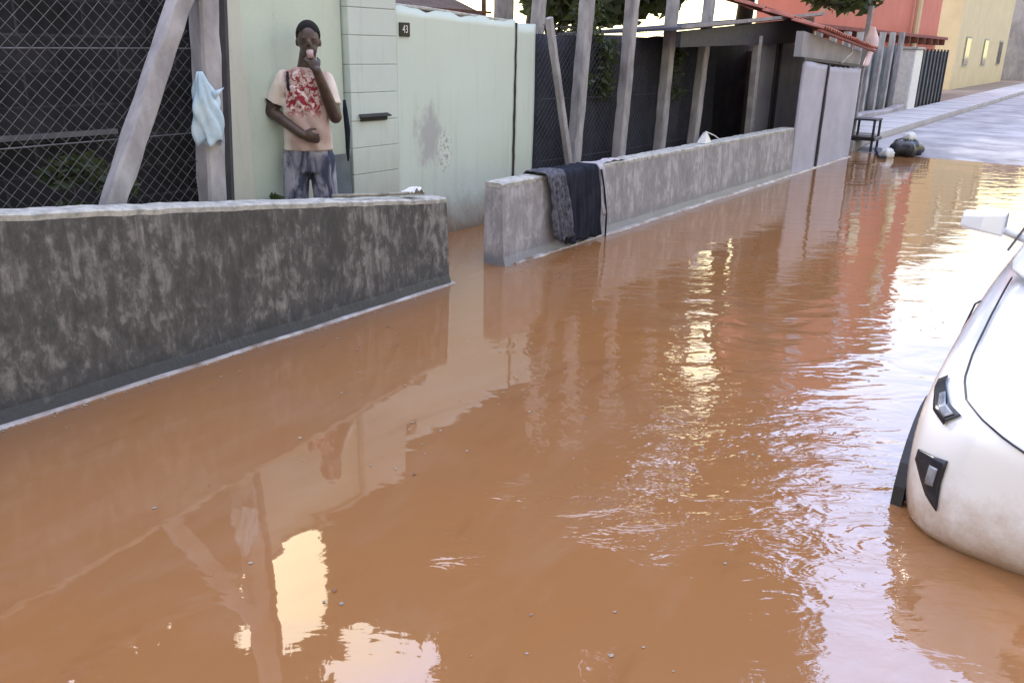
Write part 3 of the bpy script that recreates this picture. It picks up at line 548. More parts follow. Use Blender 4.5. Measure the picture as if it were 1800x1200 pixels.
# clay tile roof over the panels
mb = MB(); nr = 26
for i in range(nr):
    a0 = i/nr; a1 = (i+1)/nr; xa = 12.25+3.05*a0; xb = 12.25+3.05*a1
    za = 1.90-.245*a0+random.uniform(-.006, .006); 
    for j in range(7):
        y0 = 3.62+j*.42; y1 = y0+.45; z0 = za+j*.125; z1 = z0+.105; r_ = (xb-xa)*.5
        ring0 = [(xa+r_+r_*math.cos(math.pi*(1-k/5)), y0, z0+.035*math.sin(math.pi*k/5)) for k in range(6)]
        ring1 = [(xa+r_+r_*math.cos(math.pi*(1-k/5)), y1, z1+.035*math.sin(math.pi*k/5)) for k in range(6)]
        mb.loft([ring0, ring1], closed=False, caps=False)
mb.build('tile_roof', 'tile', sh, solid=.012)
mb = MB(); mb.loft([[(12.2, 3.64, 1.86), (12.2, 3.69, 1.86), (12.2, 3.69, 1.89), (12.2, 3.64, 1.89)], [(15.35, 3.64, 1.615), (15.35, 3.69, 1.615), (15.35, 3.69, 1.645), (15.35, 3.64, 1.645)]]); mb.build('eave_board', 'red_dark', sh)
mb = MB(); mb.tube([(13.9, 3.66, 1.75), (13.93, 3.66, 1.6), (13.6, 3.7, 1.46)], .014, 6); mb.build('down_pipe', 'pale_cap', sh)
# stored bundles inside the veranda
for k, (x_, y_, h_, r_) in enumerate([(10.4, 5.2, 1.35, .10), (10.9, 5.4, 1.25, .14), (11.3, 5.1, .75, .22)]):
    mb = MB(); mb.tube([(x_, y_, -.1), (x_+.03, y_, h_*.5), (x_-.02, y_, h_*.9), (x_, y_, h_)], [r_*.8, r_, r_*.9, r_*.3], 10)
    tag(mb.build('stored_sack', 'dark_metal' if k else 'shed_dark', smooth=True), ['slim dark roll standing inside the open veranda', 'thicker dark roll standing at the middle of the veranda', 'squat bluish sack on the veranda floor by the post'][k], 'sack')

# pink-white cloth hanging at the shed corner
mb = MB()
def clf(a, b):
    th = a*2*math.pi; zc = 2.02-b*.62; r = (.06+.10*math.sin(min(b*1.3, 1)*3.0)**2*(1 if b < .6 else .6))*(1+.2*math.sin(3*th+b*5))
    return (16.0+r*math.cos(th)*1.2+.12*math.sin(b*4), 3.93+r*math.sin(th)*.7, zc)
mb.grid(clf, 24, 20); ob = mb.build('hanging_cloth', 'pinkwhite', smooth=True, solid=.006); tag(ob, 'bunched pinkish white cloth hanging at the far corner of the shed', 'cloth')
mb = MB(); mb.bar((15.96, 4.0, -.1), (16.02, 4.0, 2.35), .08, .08, 12, .003); tag(mb.build('clothes_post', 'shed_post'), 'grey post carrying the pinkish white cloth beyond the shed', 'post')

# ------------------------------------------------------------------ far fence, pillar, red and cream buildings
ff = thing('far_fence', 'far low wall with grey posts and screen before the red building', 'fence', (20, 4.85, 0))
mb = MB(); rings = []
for i in range(50):
    x = 15.4+9.1*i/49; zt = .30+.015*(x-19)+.03*math.sin(x*1.3)
    rings.append([(x, 4.93, -.1), (x, 4.94, zt-.03), (x, 4.97, zt), (x, 5.12, zt), (x, 5.14, -.1)])
mb.loft(rings); mb.build('low_wall', 'farwall', ff)
for i in range(9): 
    x = 16.3+i*.98; MB().bar((x, 5.2, .1), (x+.05, 5.2, 1.95+.02*i), .17, .12, 10, .006).build('post', 'post', ff)
mb = MB(); mb.grid(lambda a, b: (15.3+a*9.0, 5.34+.03*math.sin(a*80), .1+b*(1.55+.15*a+.03*math.sin(a*40))), 100, 6); mb.build('screen', 'shade_far', ff, smooth=True, solid=.006)
pl = thing('white_pillar', 'white gate pillar at the end of the far fence', 'pillar', (25.3, 4.9, 0))
MB().box(24.65, 4.90, -.1, 25.55, 5.5, 1.72).build('shaft', 'plastic_white', pl, bevel=.03)
MB().box(24.60, 4.86, 1.722, 25.60, 5.54, 1.78).build('cap', 'pale_cap', pl, bevel=.01)
MB().box(24.62, 4.87, -.1, 25.58, 5.52, .16).build('plinth', 'farwall', pl, bevel=.01)
fg = thing('green_gate', 'dark green metal gate beyond the white pillar', 'gate', (27, 5, 0))
MB().box(25.6, 5.05, .15, 30.0, 5.12, 1.7).build('leaf', 'shade_far', fg)
for i in range(9): MB().box(25.7+i*.5, 5.0, .15, 25.76+i*.5, 5.045, 1.75).build('picket', 'dark_metal', fg)
def building(name, label, x0, x1, y0, y1, h, wall, trim, nwin, floors, wz=2.9, roof='flat'):
    b = thing(name, label, 'building', ((x0+x1)/2, y0, 0))
    MB().box(x0, y0, -.2, x1, y1, h).build('wall', wall, b)
    MB().box(x0-.15, y0-.15, h+.002, x1+.15, y1+.15, h+.35).build('parapet', trim, b, bevel=.03)
    for fl_ in range(floors):
        for i in range(nwin):
            xc = x0+(x1-x0)*(i+.5)/nwin; z0 = 1.2+fl_*wz+ (0.9 if fl_ else 0)
            fr_ = MB().box(xc-.65, y0-.03, z0-.06, xc+.65, y0-.002, z0+1.2).build('window', 'pale_cap', b)
            MB().box(xc-.57, y0-.05, z0+.02, xc+.57, y0-.032, z0+1.12).build('pane', 'glass', fr_)
    return b
rb = building('red_building', 'tall salmon red building beyond the far fence', 22.0, 38.5, 7.0, 8.2, 9.6, 'red', 'red_dark', 0, 0)
MB().box(21.9, 6.60, 2.15, 38.6, 6.995, 2.25).build('ledge', 'red_dark', rb, bevel=.01)
for i in range(14): x = 22.1+i*1.2; MB().box(x, 6.55, 1.95, x+.09, 6.995, 2.148).build('bracket', 'rust', rb)
for i in range(3):
    xc = 24.5+i*5.2
    for z0 in (3.6, 6.6):
        fr_ = MB().box(xc-.75, 6.95, z0-.06, xc+.75, 6.998, z0+1.2).build('window', 'red_dark', rb); MB().box(xc-.65, 6.93, z0+.02, xc+.65, 6.948, z0+1.12).build('pane', 'glass', fr_)
mb = MB(); mb.tube([(33.5, 6.8, 0), (33.5, 6.8, 9.5)], .11, 8); mb.build('down_pipe', 'cream', rb)
building('cream_building', 'pale cream house far down the street past the red building', 42, 58, 6.8, 14, 7.2, 'cream', 'pale_cap', 3, 2)
building('grey_house', 'plain grey house at the far end of the street', 62, 80, 5.5, 14, 6.0, 'farwall', 'pale_cap', 3, 2)

# low roof and house behind the gate
bh = thing('tiled_lean_to', 'low lean-to with pinkish grey roof showing over the mint gate', 'shed', (9, 7.5, 0))
mb = MB()
for i in range(24):
    x0 = 7.95+i*.085; mb.tube([(x0, 7.5, 2.035-.004*i), (x0, 9.0, 2.6-.004*i)], .05, 7)
mb.build('roof', 'pink_roof', bh, smooth=True)
MB().box(7.6, 7.6, 0, 9.8, 9.0, 1.9).build('wall', 'shed_dark', bh)
MB().bar((9.95, 7.5, 0), (9.9, 7.5, 2.3), .05, .05, 6, .002).build('post', 'rust', bh)
MB().box(7.9, 7.44, 2.0, 10.0, 7.47, 2.03).build('fascia', 'rust', bh)
MB().bar((10.5, 7.6, 0), (10.5, 7.6, 3.6), .26, .2, 12, .006).build('pillar', 'post', bh)
hs = thing('house', 'rendered house with hipped tile roof behind the left yard', 'house', (3, 9, 0))
MB().box(-4.5, 9.0, -.1, 6.0, 15, 4.75).build('wall', 'house', hs)
mb = MB(); mb.add([(-5.1, 8.5, 4.76), (6.15, 8.8, 4.76), (6.15, 15.6, 4.76), (-5.1, 15.6, 4.76), (-1.5, 12, 6.6), (2.0, 12, 6.6)], [(0, 1, 5, 4), (1, 2, 5), (2, 3, 4, 5), (3, 0, 4), (0, 3, 2, 1)]); mb.build('roof', 'tile', hs)
for xc in (-2, 3.2):
    fr_ = MB().box(xc-.7, 8.95, 2.6, xc+.7, 8.998, 3.9).build('window', 'pale_cap', hs); MB().box(xc-.6, 8.93, 2.7, xc+.6, 8.948, 3.8).build('pane', 'glass', fr_)

# ------------------------------------------------------------------ trees
def tree(label, base, trunk_pts, trad, clumps, n, size, mat='leaf', avoid=None):
    t = thing('tree', label, 'tree', base, 0, 'street trees')
    mb = MB(); mb.tube(trunk_pts, trad, 9); top = Vector(trunk_pts[-1]); mid_ = Vector(trunk_pts[len(trunk_pts)//2])
    for c, r in clumps:
        if avoid is not None and avoid(np.array([c, Vector(c).lerp(mid_.lerp(top, .5), .35), Vector(c).lerp(mid_.lerp(top, .5), .7)]), 1.25).any(): continue
        c = Vector(c); s_ = mid_.lerp(top, random.random()); m_ = s_.lerp(c, .5)+Vector((random.uniform(-.25, .25), random.uniform(-.2, .2), random.uniform(-.1, .35)))
        mb.tube([s_, m_, c], [trad[-1]*.7, trad[-1]*.4, .012], 6)
        for _ in range(3):
            e = c+Vector((random.uniform(-1, 1), random.uniform(-1, 1), random.uniform(-.6, .6)))*r*.9; mb.tube([m_.lerp(c, .6), m_.lerp(e, .8), e], [.018, .012, .005], 4)
    mb.build('trunk', 'bark', t, smooth=True)
    leaves('crown', mat, [c for c, r in clumps], [r for c, r in clumps], n, size, t, avoid=avoid)
    return t
def cl(cx_, cy_, cz_, rx, ry, rz, n, r0, r1):
    out = []
    while len(out) < n:
        p = [random.uniform(-1, 1) for _ in range(3)]
        if .15 < p[0]**2+p[1]**2+p[2]**2 < 1: out.append(((cx_+p[0]*rx, cy_+p[1]*ry, cz_+p[2]*rz), random.uniform(r0, r1)))
    return out
# gaps shaped to put bright sky patches in the water's reflection: slanted tubes of clear air through the crown
def tunnel(p, d, rh, rv):
    d = np.array(d, float); d /= np.linalg.norm(d); h_ = np.cross(d, [0, 0, 1]); h_ /= np.linalg.norm(h_); v_ = np.cross(h_, d); return (np.array(p), h_, v_, rh, rv)
tun = [tunnel((6.28, 8, 5.25), (.48, .60, .62), .60, .88), tunnel((5.98, 8, 4.75), (.48, .60, .6), .32, .5), tunnel((6.55, 8, 4.85), (.48, .6, .6), .42, .45), tunnel((5.6, 8, 5.75), (.45, .62, .68), .14, .2), tunnel((6.85, 8, 6.3), (.5, .6, .68), .12, .12), tunnel((7.45, 8, 6.9), (.52, .56, .68), .25, .16)]
def avoid(c, k_=1.0, tl=None):
    k = np.zeros(len(c), bool)
    for p, h_, v_, rh, rv in (tl or tun):
        q_ = c-p; k |= ((q_@h_)/(rh*k_))**2+((q_@v_)/(rv*k_))**2 < 1
    return k
tun2 = [tunnel((18.3, 7.2, 5.05), (.88, .355, .32), .62, .72), tunnel((17.0, 7.2, 4.5), (.88, .37, .315), .4, .45)]
tree('large dark tree behind the concrete fence posts', (12.2, 8.2, 0), [(12.2, 8.2, -.1), (12.1, 8.2, 1.4), (12.2, 8.1, 2.8), (12.0, 7.8, 4.5)], [.2, .17, .14, .09],
     cl(13.3, 8.2, 7.0, 3.6, 1.6, 4.0, 60, .8, 1.3)+cl(12.7, 7.2, 2.7, 2.1, .8, .7, 24, .4, .65)+cl(10.4, 8.0, 6.0, 2.4, .9, 2.0, 26, .7, 1.0)+cl(9.2, 7.4, 4.2, 1.3, .6, .9, 10, .5, .7)+cl(11.6, 8, 9.0, 1.5, .6, 2.0, 26, .7, .9)+cl(14.5, 8.2, 10.5, 2.0, .8, 1.5, 16, .8, 1.0), 85000, .14, avoid=lambda c, k_=1.0: avoid(c, k_, tun2))
tree('tree over the shed roof with leaves hanging before the red building', (15.6, 6.0, 0), [(15.6, 6.0, -.1), (15.5, 6.0, 2.0), (15.3, 5.8, 4.2), (15.1, 5.4, 6.2)], [.17, .15, .12, .07],
     cl(13.4, 4.9, 8.0, 2.5, 1.6, 2.7, 36, .6, 1.0)+cl(15.6, 5.0, 5.9, 1.2, .8, .9, 12, .5, .7)+cl(15.3, 5.4, 5.6, 1.6, .9, .9, 8, .5, .8)+[((14.9+.45*i, 4.5-.04*i, 2.55-.05*(i % 2)), .38) for i in range(5)]+[((14.3+.5*i, 4.7, 2.9), .5) for i in range(7)], 40000, .11, avoid=lambda c, k_=1.0: avoid(c, k_, tun2))
tree('spreading tree above the plastered yard wall', (8.7, 8.4, 0), [(8.7, 8.4, -.1), (8.65, 8.4, 1.5), (8.4, 8.2, 3.0), (8.2, 8.0, 4.2)], [.16, .13, .11, .07],
     cl(5.9, 8.0, 5.3, 2.6, .5, 1.3, 30, .45, .7)+cl(4.5, 7.9, 7.2, 2.4, .5, 1.3, 18, .5, .8)+cl(7.6, 8.0, 4.2, 1.0, .5, .9, 12, .4, .6)+cl(6.6, 8, 3.7, .9, .4, .6, 9, .35, .5)+cl(8.0, 8.0, 5.4, 1.0, .5, 1.1, 14, .45, .65), 46000, .10, avoid=avoid)
st = tree('thin forked sapling between the gate end and the second post', (11.9, 7.6, 0), [(11.95, 7.7, -.1), (11.95, 7.65, 1.2), (11.9, 7.6, 1.75)], [.05, .045, .04],
     [((11.55, 7.5, 3.2), .3), ((12.15, 7.7, 3.4), .35), ((11.3, 7.6, 2.9), .25)], 500, .06)

# ------------------------------------------------------------------ debris at the flood edge
stl = thing('metal_stool', 'dark metal frame standing at the flood edge by the shed', 'stool', (16.0, 3.75, 0))
for (a_, b_) in ((15.75, 3.6), (16.15, 3.6), (15.75, 3.95), (16.15, 3.95)): MB().tube([(a_, b_, -.05), (a_, b_, .52)], .022, 6).build('leg', 'dark_metal', stl)
MB().box(15.70, 3.55, .19, 16.2, 4.0, .25).build('shelf', 'plastic_black', stl, bevel=.008)
MB().box(15.72, 3.57, .52, 16.18, 3.98, .55).build('top', 'dark_metal', stl, bevel=.008)
mb = MB(); mb.bar((14.9, 3.2, .02), (16.1, 3.55, .03), .12, .05, 12, .006); tag(mb.build('wet_plank', 'dark_metal'), 'dark wet plank lying in the water below the metal frame', 'plank')
mb = MB()
def bag(cx_, cy_, cz_, rx, ry, rz, s_):
    def f(a, b):
        th = a*2*math.pi; ph = b*math.pi; k = 1+.14*math.sin(5*th+s_)*math.sin(ph)+.09*math.sin(9*th+3*ph*s_)
        return (cx_+rx*k*math.sin(ph)*math.cos(th), cy_+ry*k*math.sin(ph)*math.sin(th), cz_-rz*math.cos(ph)*k*-1)
    return f
tag(MB().grid(bag(15.75, 3.05, .10, .34, .24, .17, 1.3), 26, 16).build('rubbish_bag', 'plastic_black', smooth=True), 'black rubbish bag at the edge of the flood water', 'rubbish bag')
tag(MB().grid(bag(15.80, 3.02, .29, .15, .09, .09, 2.7), 20, 12).build('rubbish_bag', 'plastic_white', smooth=True), 'white plastic bag on top of the black rubbish bag', 'rubbish bag')
tag(MB().grid(bag(15.2, 3.2, .05, .13, .10, .10, 4.1), 20, 12).build('rubbish_bag', 'plastic_white', smooth=True), 'small white bag in the water left of the black rubbish bag', 'rubbish bag')
weeds('pale scrub at the far corner of the shed by the metal frame', 15.2, 15.7, 4.3, .1, .35, 500, 'leaf2', .05)
# floating scraps
fm = []
mb = MB()
for _ in range(150):
    x = random.uniform(1.3, 7.5); y = random.uniform(.6, 3.5); s_ = random.uniform(.002, .007); a_ = random.uniform(0, 3.1)
    mb.add([(x+s_*math.cos(a_+k*math.pi/3)*(1.6 if k % 3 == 0 else 1), y+s_*math.sin(a_+k*math.pi/3), .003) for k in range(6)]+[(x, y, .0045)], [(k, (k+1) % 6, 6) for k in range(6)])
scum_ = mb; mb = MB()
for _ in range(34):
    x = random.uniform(1.4, 7.0); y = random.uniform(.7, 3.6); a_ = random.uniform(0, 6.3); L_ = random.uniform(.006, .014); ca, sa = math.cos(a_), math.sin(a_)
    mb.add([(x+ca*u_*L_-sa*v_*L_, y+sa*u_*L_+ca*v_*L_, .004+.003*abs(v_)) for u_, v_ in ((-1, 0), (-.3, -.4), (.5, -.3), (1, 0), (.5, .3), (-.3, .4))], [(0, 1, 2, 3, 4, 5)])
tag(mb.build('leaf_litter', 'rust'), 'small brown leaf scraps drifting on the muddy water', kind='stuff'); mb = scum_
for _ in range(420):      # froth gathered along the foot of the walls
    x = random.choice([random.uniform(.8, 4.6), random.uniform(5.2, 9)]); y = 3.69-abs(random.gauss(0, .022)); s_ = random.uniform(.002, .006)
    mb.add([(x+s_*1.4*math.cos(k*math.pi/3), y+s_*math.sin(k*math.pi/3), .003) for k in range(6)]+[(x, y, .006)], [(k, (k+1) % 6, 6) for k in range(6)])
tag(mb.build('floating_scum', 'stick'), 'tiny specks of scum floating on the muddy water', kind='stuff')

# ------------------------------------------------------------------ car
car = thing('parked_car', 'white car standing in the flood water at the right edge', 'car', (2.90, -.375, 0), math.radians(-1.2))
st_ = [(-.03, .40, .10, .40), (0, .60, .02, .47), (.05, .70, -.04, .505), (.13, .775, -.08, .53), (.26, .815, -.1, .56), (.45, .83, -.1, .60), (.8, .835, -.1, .66), (1.1, .835, -.1, .71), (1.6, .84, -.1, .74), (2.4, .84, -.1, .75), (3.1, .83, -.1, .76), (3.55, .80, -.1, .74), (3.72, .74, -.05, .66), (3.78, .6, .02, .5)]
def sect(s_):
    x, w_, lo, h_ = s_; hh = h_-lo
    half = [(w_*.93, lo), (w_*.99, lo+hh*.22), (w_, lo+hh*.5), (w_*.985, lo+hh*.72), (w_*.95, lo+hh*.88), (w_*.86, lo+hh*.965), (w_*.6, lo+hh*1.01), (w_*.25, lo+hh*1.03)]
    return [(x, a, b) for a, b in half]+[(x, -a, b) for a, b in reversed(half)]
def surf(t, k):    # station t (float), ring index k (float)
    i = min(int(t), len(st_)-2); f = t-i; r0, r1 = sect(st_[i]), sect(st_[i+1]); j = min(int(k), 6); g = k-j
    p = lambda r: Vector(r[j]).lerp(Vector(r[j+1]), g)
    return p(r0).lerp(p(r1), f)
body = MB().loft([sect(s_) for s_ in st_]).build('body', 'paint', car, smooth=True, subsurf=2, local=True)
def patch(t0, t1, k0, k1, off, fn=None, nu=12, nv=8, side=1):
    c = Vector((1.6, 0, .2))
    def f(a, b):
        t = t0+(t1-t0)*a; k = k0+(k1-k0)*b
        if fn: t, k = fn(a, b)
        p = surf(t, k); c = Vector((p.x+.3, 0, .2)); d = (surf(t+.05, k)-surf(t-.05 if t > .05 else t, k)).cross(surf(t, k+.05)-surf(t, k-.05 if k > .05 else k)).normalized()
        if d.dot(p-c) < 0: d = -d
        p = p+d*off; return (p.x, p.y*side, p.z)
    return MB().grid(f, nu, nv)
for sd_ in (1, -1):
    hl = patch(0, 0, 0, 0, .004, lambda a, b: (2.3+2.0*a, 3.75+(.1+.8*b)*(1-.5*a)+.35*a), 14, 6, sd_).build('headlight', 'lampdark', car, smooth=True, local=True, solid=.002)
    patch(0, 0, 0, 0, .009, lambda a, b: (2.45+1.1*a, 3.9+(.15+.4*b)*(1-.4*a)+.3*a), 10, 4, sd_).build('lamp_lens', 'lamp', hl, smooth=True, local=True, solid=.002)
    fg_ = patch(0, 0, 0, 0, .004, lambda a, b: (1.6+1.25*a, 1.3+(1.5*b)*(1-a*.8)+1.0*a), 12, 6, sd_).build('fog_lamp_recess', 'lampdark', car, smooth=True, local=True, solid=.006)
    patch(0, 0, 0, 0, .008, lambda a, b: (1.8+.28*a, 1.9+.55*b), 6, 6, sd_).build('fog_lamp', 'lamp', fg_, smooth=True, local=True, solid=.004)
    # wheel arch cladding and wheels
    for xc in (.60, 3.05):
        rg = []
        for k in range(15):
            a_ = math.pi*(-.08+1.16*k/14); rg.append([(xc+math.cos(a_)*r_, sd_*yy, -.02+math.sin(a_)*r_) for r_, yy in ((.31, .80), (.31, .838), (.345, .842), (.355, .80))])
        MB().loft(rg).build('arch_trim', 'trim', car, smooth=False, local=True)
        def ringw(y_, r_): return [(xc+math.cos(2*math.pi*k/24)*r_, sd_*y_, -.02+math.sin(2*math.pi*k/24)*r_) for k in range(24)]
        wh = MB().loft([ringw(.64, .2), ringw(.64, .27), ringw(.67, .29), ringw(.80, .29), ringw(.835, .27), ringw(.838, .19)]).build('wheel', 'tyre', car, smooth=False, local=True, bevel=.006)
        mbr = MB(); mbr.loft([ringw(.82, .19), ringw(.842, .185), ringw(.842, .165), ringw(.825, .155)])
        for k in range(5):
            a_ = 2*math.pi*k/5; mbr.add([(xc+math.cos(a_+o_)*r_, sd_*y_, -.02+math.sin(a_+o_)*r_) for r_, o_, y_ in ((.03, -.8, .845), (.03, .8, .845), (.17, .14, .84), (.17, -.14, .84), (.03, -.8, .825), (.03, .8, .825), (.17, .14, .82), (.17, -.14, .82))], [(0, 1, 2, 3), (4, 7, 6, 5), (0, 4, 5, 1), (1, 5, 6, 2), (2, 6, 7, 3), (3, 7, 4, 0)])
        mbr.build('rim', 'rim', wh, local=True)
    patch(0, 0, 0, 0, .004, lambda a, b: (2.2+1.2*a, .8+.5*b), 6, 3, sd_).build('bumper_gap', 'trim', car, smooth=True, local=True, solid=.004) if False else None
    mm = MB().loft([[(1.56+.05*k_*k_, sd_*(.80+.19*k_), .815+.02*k_), (1.67, sd_*(.80+.19*k_), .815), (1.67, sd_*(.80+.19*k_), .925-.015*k_), (1.57+.05*k_*k_, sd_*(.80+.19*k_), .92-.03*k_)] for k_ in (0, .5, 1)]).tube([(1.64, sd_*.70, .80), (1.63, sd_*.86, .85)], .02, 6).build('side_mirror', 'paint', car, local=True, bevel=.018)
# seam lines of bumper / bonnet
MB().tube([surf(.6+k*.27, 5.1)+Vector((0, .002, .003)) for k in range(0, 26)], .004, 4).build('bonnet_seam', 'trim', car, local=True)
MB().box(-.058, -.22, .235, -.047, .22, .29).build('number_plate', 'plastic_white', car, local=True, bevel=.004)
for sd_ in (1, -1):
    MB().tube([surf(6.9, k*.25) if sd_ == 1 else Vector((surf(6.9, k*.25).x, -surf(6.9, k*.25).y, surf(6.9, k*.25).z)) for k in range(0, 18)], .004, 4).build('door_seam', 'trim', car, local=True)
    MB().tube([(1.12, sd_*.1-.1, .775), (1.3, sd_*.35-.2, .89), (1.42, sd_*.5-.25, .96)], .008, 5).build('wiper', 'trim', car, local=True)
gr = MB(); gr.loft([[(-.045, -.38, .30), (-.045, .38, .30), (-.03, .38, .36), (-.03, -.38, .36)], [(-.01, -.38, .30), (-.01, .38, .30), (.0, .38, .36), (.0, -.38, .36)]]); gr.build('grille', 'trim', car, local=True, bevel=.006)
gr = MB(); gr.loft([[(-.045, -.34, .12), (-.045, .34, .12), (-.045, .36, .22), (-.045, -.36, .22)], [(-.01, -.34, .12), (-.01, .34, .12), (-.01, .36, .22), (-.01, -.36, .22)]]); gr.build('lower_grille', 'trim', car, local=True, bevel=.006)
cab = [(1.05, .70, .70, .72), (1.35, .70, .66, .90), (1.75, .70, .60, 1.11), (2.1, .70, .58, 1.19), (2.7, .70, .58, 1.21), (3.2, .70, .60, 1.16), (3.5, .70, .64, .98), (3.66, .70, .68, .74)]
rg = []
for x, lo, wt, h_ in cab:
    wb = .76; rg.append([(x, wb, lo), (x, wb-(wb-wt)*.5, (lo+h_)/2), (x, wt-.02, h_-.04 if h_ > .8 else h_), (x, wt-.14, h_), (x, -wt+.14, h_), (x, -wt+.02, h_-.04 if h_ > .8 else h_), (x, -wb+(wb-wt)*.5, (lo+h_)/2), (x, -wb, lo)])
MB().loft(rg).build('cabin', 'paint', car, smooth=True, subsurf=2, local=True)
MB().grid(lambda a, b: (1.10+.62*a, (-1+2*b)*(.64-.10*a), .775+.32*a+.01+.02*math.sin(math.pi*b)), 6, 8).build('windscreen', 'glass', car, smooth=True, local=True, solid=.008)
for sd_ in (1, -1):
    for x0, x1 in ((1.55, 2.3), (2.38, 3.2)):
        MB().add([(x0, sd_*.765, .76), (x1, sd_*.765, .76), (x1-(0 if x1 < 3 else .12), sd_*.635, 1.08), (x0+(.28 if x0 < 2 else 0), sd_*.635, 1.08)], [(0, 1, 2, 3)]).build('side_window', 'glass', car, local=True, solid=.01)

# ------------------------------------------------------------------ the man
P = thing('person', 'man in a printed pale tee shirt and washed jeans, hand at his mouth', 'person', (4.169, 4.683, .015), math.radians(-41.4))
def limb(mb, pts, rad, n=12):
    for i in range(len(pts)-1):
        mb.tube([pts[i], tuple((Vector(pts[i])+Vector(pts[i+1]))/2), pts[i+1]], [rad[i], (rad[i]+rad[i+1])/2, rad[i+1]], n); mb.ell(pts[i+1], (rad[i+1],)*3, 10, 8)
    mb.ell(pts[0], (rad[0],)*3, 10, 8)
def rings_body(mb, prof):
    mb.loft([[(cx_+rx*math.cos(2*math.pi*k/20), cy_+ry*math.sin(2*math.pi*k/20), z_) for k in range(20)] for (z_, cx_, cy_, rx, ry) in prof])
sL, eL, wL = (-.132, .0, 1.345), (-.238, .02, 1.125), (-.035, -.160, .985)
sR, eR, wR = (.138, .0, 1.335), (.192, -.07, 1.095), (.080, -.170, 1.40)
mb = MB()
rings_body(mb, [(.80, 0, 0, .135, .09), (.95, 0, 0, .12, .085), (1.15, 0, 0, .13, .095), (1.28, 0, 0, .135, .09), (1.34, 0, .0, .12, .075), (1.385, .005, 0, .07, .055)])
mb.tube([(.005, 0, 1.36), (.02, -.004, 1.45), (.035, -.015, 1.53)], [.066, .058, .056], 12)
mb.ell((.038, -.015, 1.600), (.074, .092, .098), 18, 14); mb.ell((.038, -.045, 1.535), (.056, .066, .062), 14, 10)       # cranium, jaw
mb.ell((.038, -.105, 1.575), (.013, .020, .022)); mb.ell((.038, -.112, 1.563), (.018, .012, .010)); mb.ell((.038, -.098, 1.532), (.025, .014, .010))   # nose, lips
mb.ell((.012, -.092, 1.603), (.02, .014, .008)); mb.ell((.064, -.092, 1.603), (.02, .014, .008))   # brows
for s_ in (-1, 1): mb.ell((.038+s_*.076, .0, 1.575), (.010, .020, .028))
limb(mb, [sL, eL, wL], [.056, .045, .031]); limb(mb, [sR, eR, wR], [.056, .045, .031])
def hand(mb, w_, dirv, nrm, curl, thumb_side):
    d = Vector(dirv).normalized(); nn = Vector(nrm); nn = (nn-d*nn.dot(d)).normalized(); sd2 = d.cross(nn); w_ = Vector(w_)
    rot = Matrix((sd2, d, nn)).transposed()
    mb.ell(w_+d*.045, (.040, .050, .018), 12, 10, rot)
    for i, ln in enumerate((.068, .078, .072, .056)):
        b0 = w_+d*.080+sd2*((i-1.5)*.0185); b1 = b0+(d*math.cos(curl)+nn*math.sin(curl))*ln*.5; b2 = b1+(d*math.cos(curl*2.1)+nn*math.sin(curl*2.1))*ln*.5
        mb.tube([b0-d*.02, b0, b1, b2], [.0095, .0095, .0085, .0065], 8); mb.ell(b2, (.0068,)*3, 8, 6); mb.ell(b1, (.0087,)*3, 8, 6)
    b0 = w_+d*.03+sd2*(thumb_side*.034); b1 = b0+(d*.6+sd2*thumb_side*.6+nn*.3)*.036; b2 = b1+(d*.9+nn*.5)*.026
    mb.tube([w_+d*.01, b0, b1, b2], [.014, .013, .010, .008], 8); mb.ell(b2, (.008,)*3, 8, 6)
hand(mb, wL, (.9, -.25, -.25), (0.1, .8, .1), .7, 1)
hand(mb, wR, (-.45, .15, .85), (-.2, .9, -.3), .75, -1)
for s_ in (-1, 1):
    limb(mb, [(s_*.085, 0, .82), (s_*.10, -.02, .47), (s_*.105, .01, .09)], [.085, .055, .04]); mb.ell((s_*.11, -.06, .035), (.045, .125, .035)); 
mb.build('body', 'skin', P, local=True, remesh=.0065, sm=3)
mb = MB(); mb.ell((.038, .000, 1.622), (.082, .098, .098), 22, 16)
hair = mb; hair.v = [(v[0], v[1] if v[1] > -.07 else -.07-(abs(v[1])-.07)*.6, max(v[2], 1.60+(.045 if v[1] < -.03 else -.03 if v[1] > .05 else 0))) for v in hair.v]
hair.build('hair', 'hair', P, local=True, smooth=True)
for s_ in (-1, 1): MB().ell((.038+s_*.028, -.091, 1.590), (.009, .0055, .0042)).build('eye', 'eye', P, local=True, smooth=True)
mb = MB()
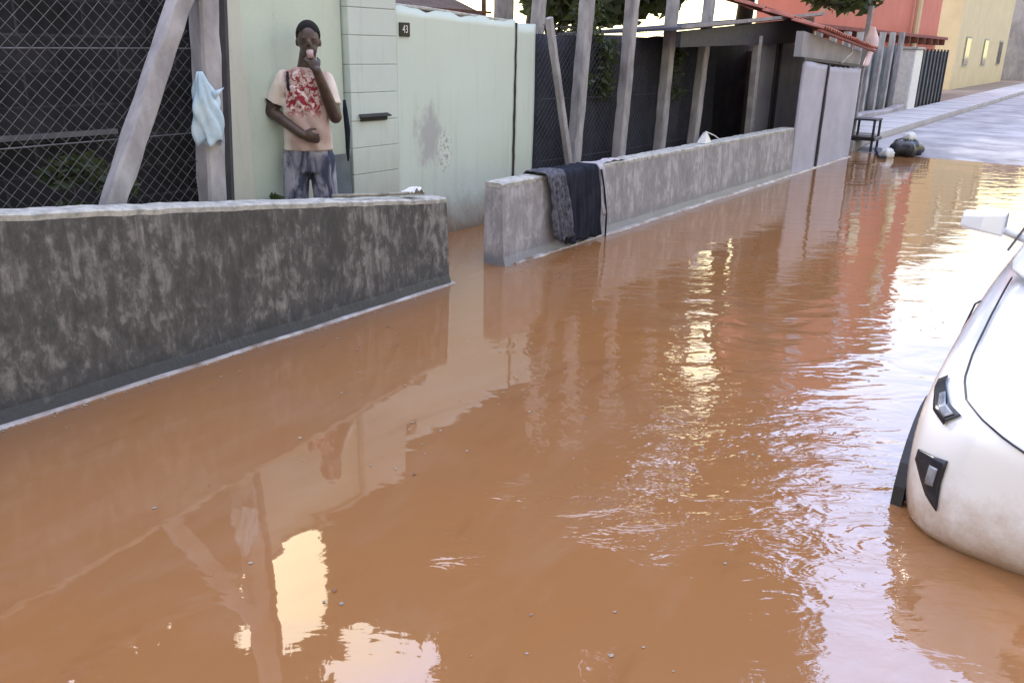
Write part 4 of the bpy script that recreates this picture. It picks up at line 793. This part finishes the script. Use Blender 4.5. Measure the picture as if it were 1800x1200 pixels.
rings_body(mb, [(.868, .0, 0, .170, .118), (.90, 0, 0, .168, .118), (1.05, 0, -.005, .155, .118), (1.20, 0, -.005, .158, .118), (1.30, .0, 0, .160, .108), (1.36, .0, 0, .132, .09), (1.40, .004, .002, .095, .078), (1.418, .008, .004, .074, .066)])
for a_, b_, t_s in ((sL, eL, .74), (sR, eR, .70)):
    a_, b_ = Vector(a_), Vector(b_); c_ = a_.lerp(b_, t_s)
    mb.tube([a_+Vector((0, 0, .004)), a_.lerp(b_, .35), c_], [.060, .063, .066], 14); mb.ell(a_, (.060, .058, .058), 12, 10)
ts = mb.build('tee_shirt', 'shirt', P, local=True, remesh=.008, sm=5)
for v in ts.data.vertices:       # folds of the cloth
    x, y, z = v.co; k = (.0055*math.sin(z*40+x*34+2*math.sin(x*17))+.004*math.sin(x*66-z*24)+.004)*min(1, max(0, (1.40-z)*12))*(1 if abs(x) < .17 else .5)
    v.co.x += k*.4*(1 if x > 0 else -1); v.co.y += k*(-1 if y < 0 else 1)
MB().tube([Vector(sL).lerp(Vector(eL), .72), Vector(sL).lerp(Vector(eL), .755)], .0665, 16).build('sleeve_hem', 'cloth_black', P, local=True, smooth=False)
MB().tube([(-.110, -.060, 1.385), (-.112, -.088, 1.355), (-.112, -.104, 1.31), (-.110, -.112, 1.27)], .009, 6).build('shoulder_stripe', 'cloth_black', P, local=True, smooth=True)
mb = MB()
rings_body(mb, [(.84, 0, 0, .168, .112), (.90, 0, 0, .158, .105)]); rings_body(mb, [(.72, 0, 0, .17, .105), (.86, 0, 0, .165, .11)])
for s_ in (-1, 1): limb(mb, [(s_*.088, 0, .80), (s_*.105, -.02, .47), (s_*.11, .01, .10)], [.094, .085, .075])
mb.build('jeans', 'jeans', P, local=True, remesh=.009, sm=4)
for s_ in (-1, 1): MB().ell((s_*.11, -.065, .03), (.052, .14, .028)).build('shoe', 'plastic_black', P, local=True, smooth=True)
mb = MB(); mb.tube([(.045, -.165, 1.478), (.041, -.152, 1.526)], [.019, .024], 14); tag(mb.build('mouth_blob', 'blob', smooth=True, local=True), 'small pale pinkish cup held at the man\'s mouth', 'blob')  # short pale cylinder set at the mouth
bpy.data.objects['mouth_blob'].location = P.location; bpy.data.objects['mouth_blob'].rotation_euler = P.rotation_euler
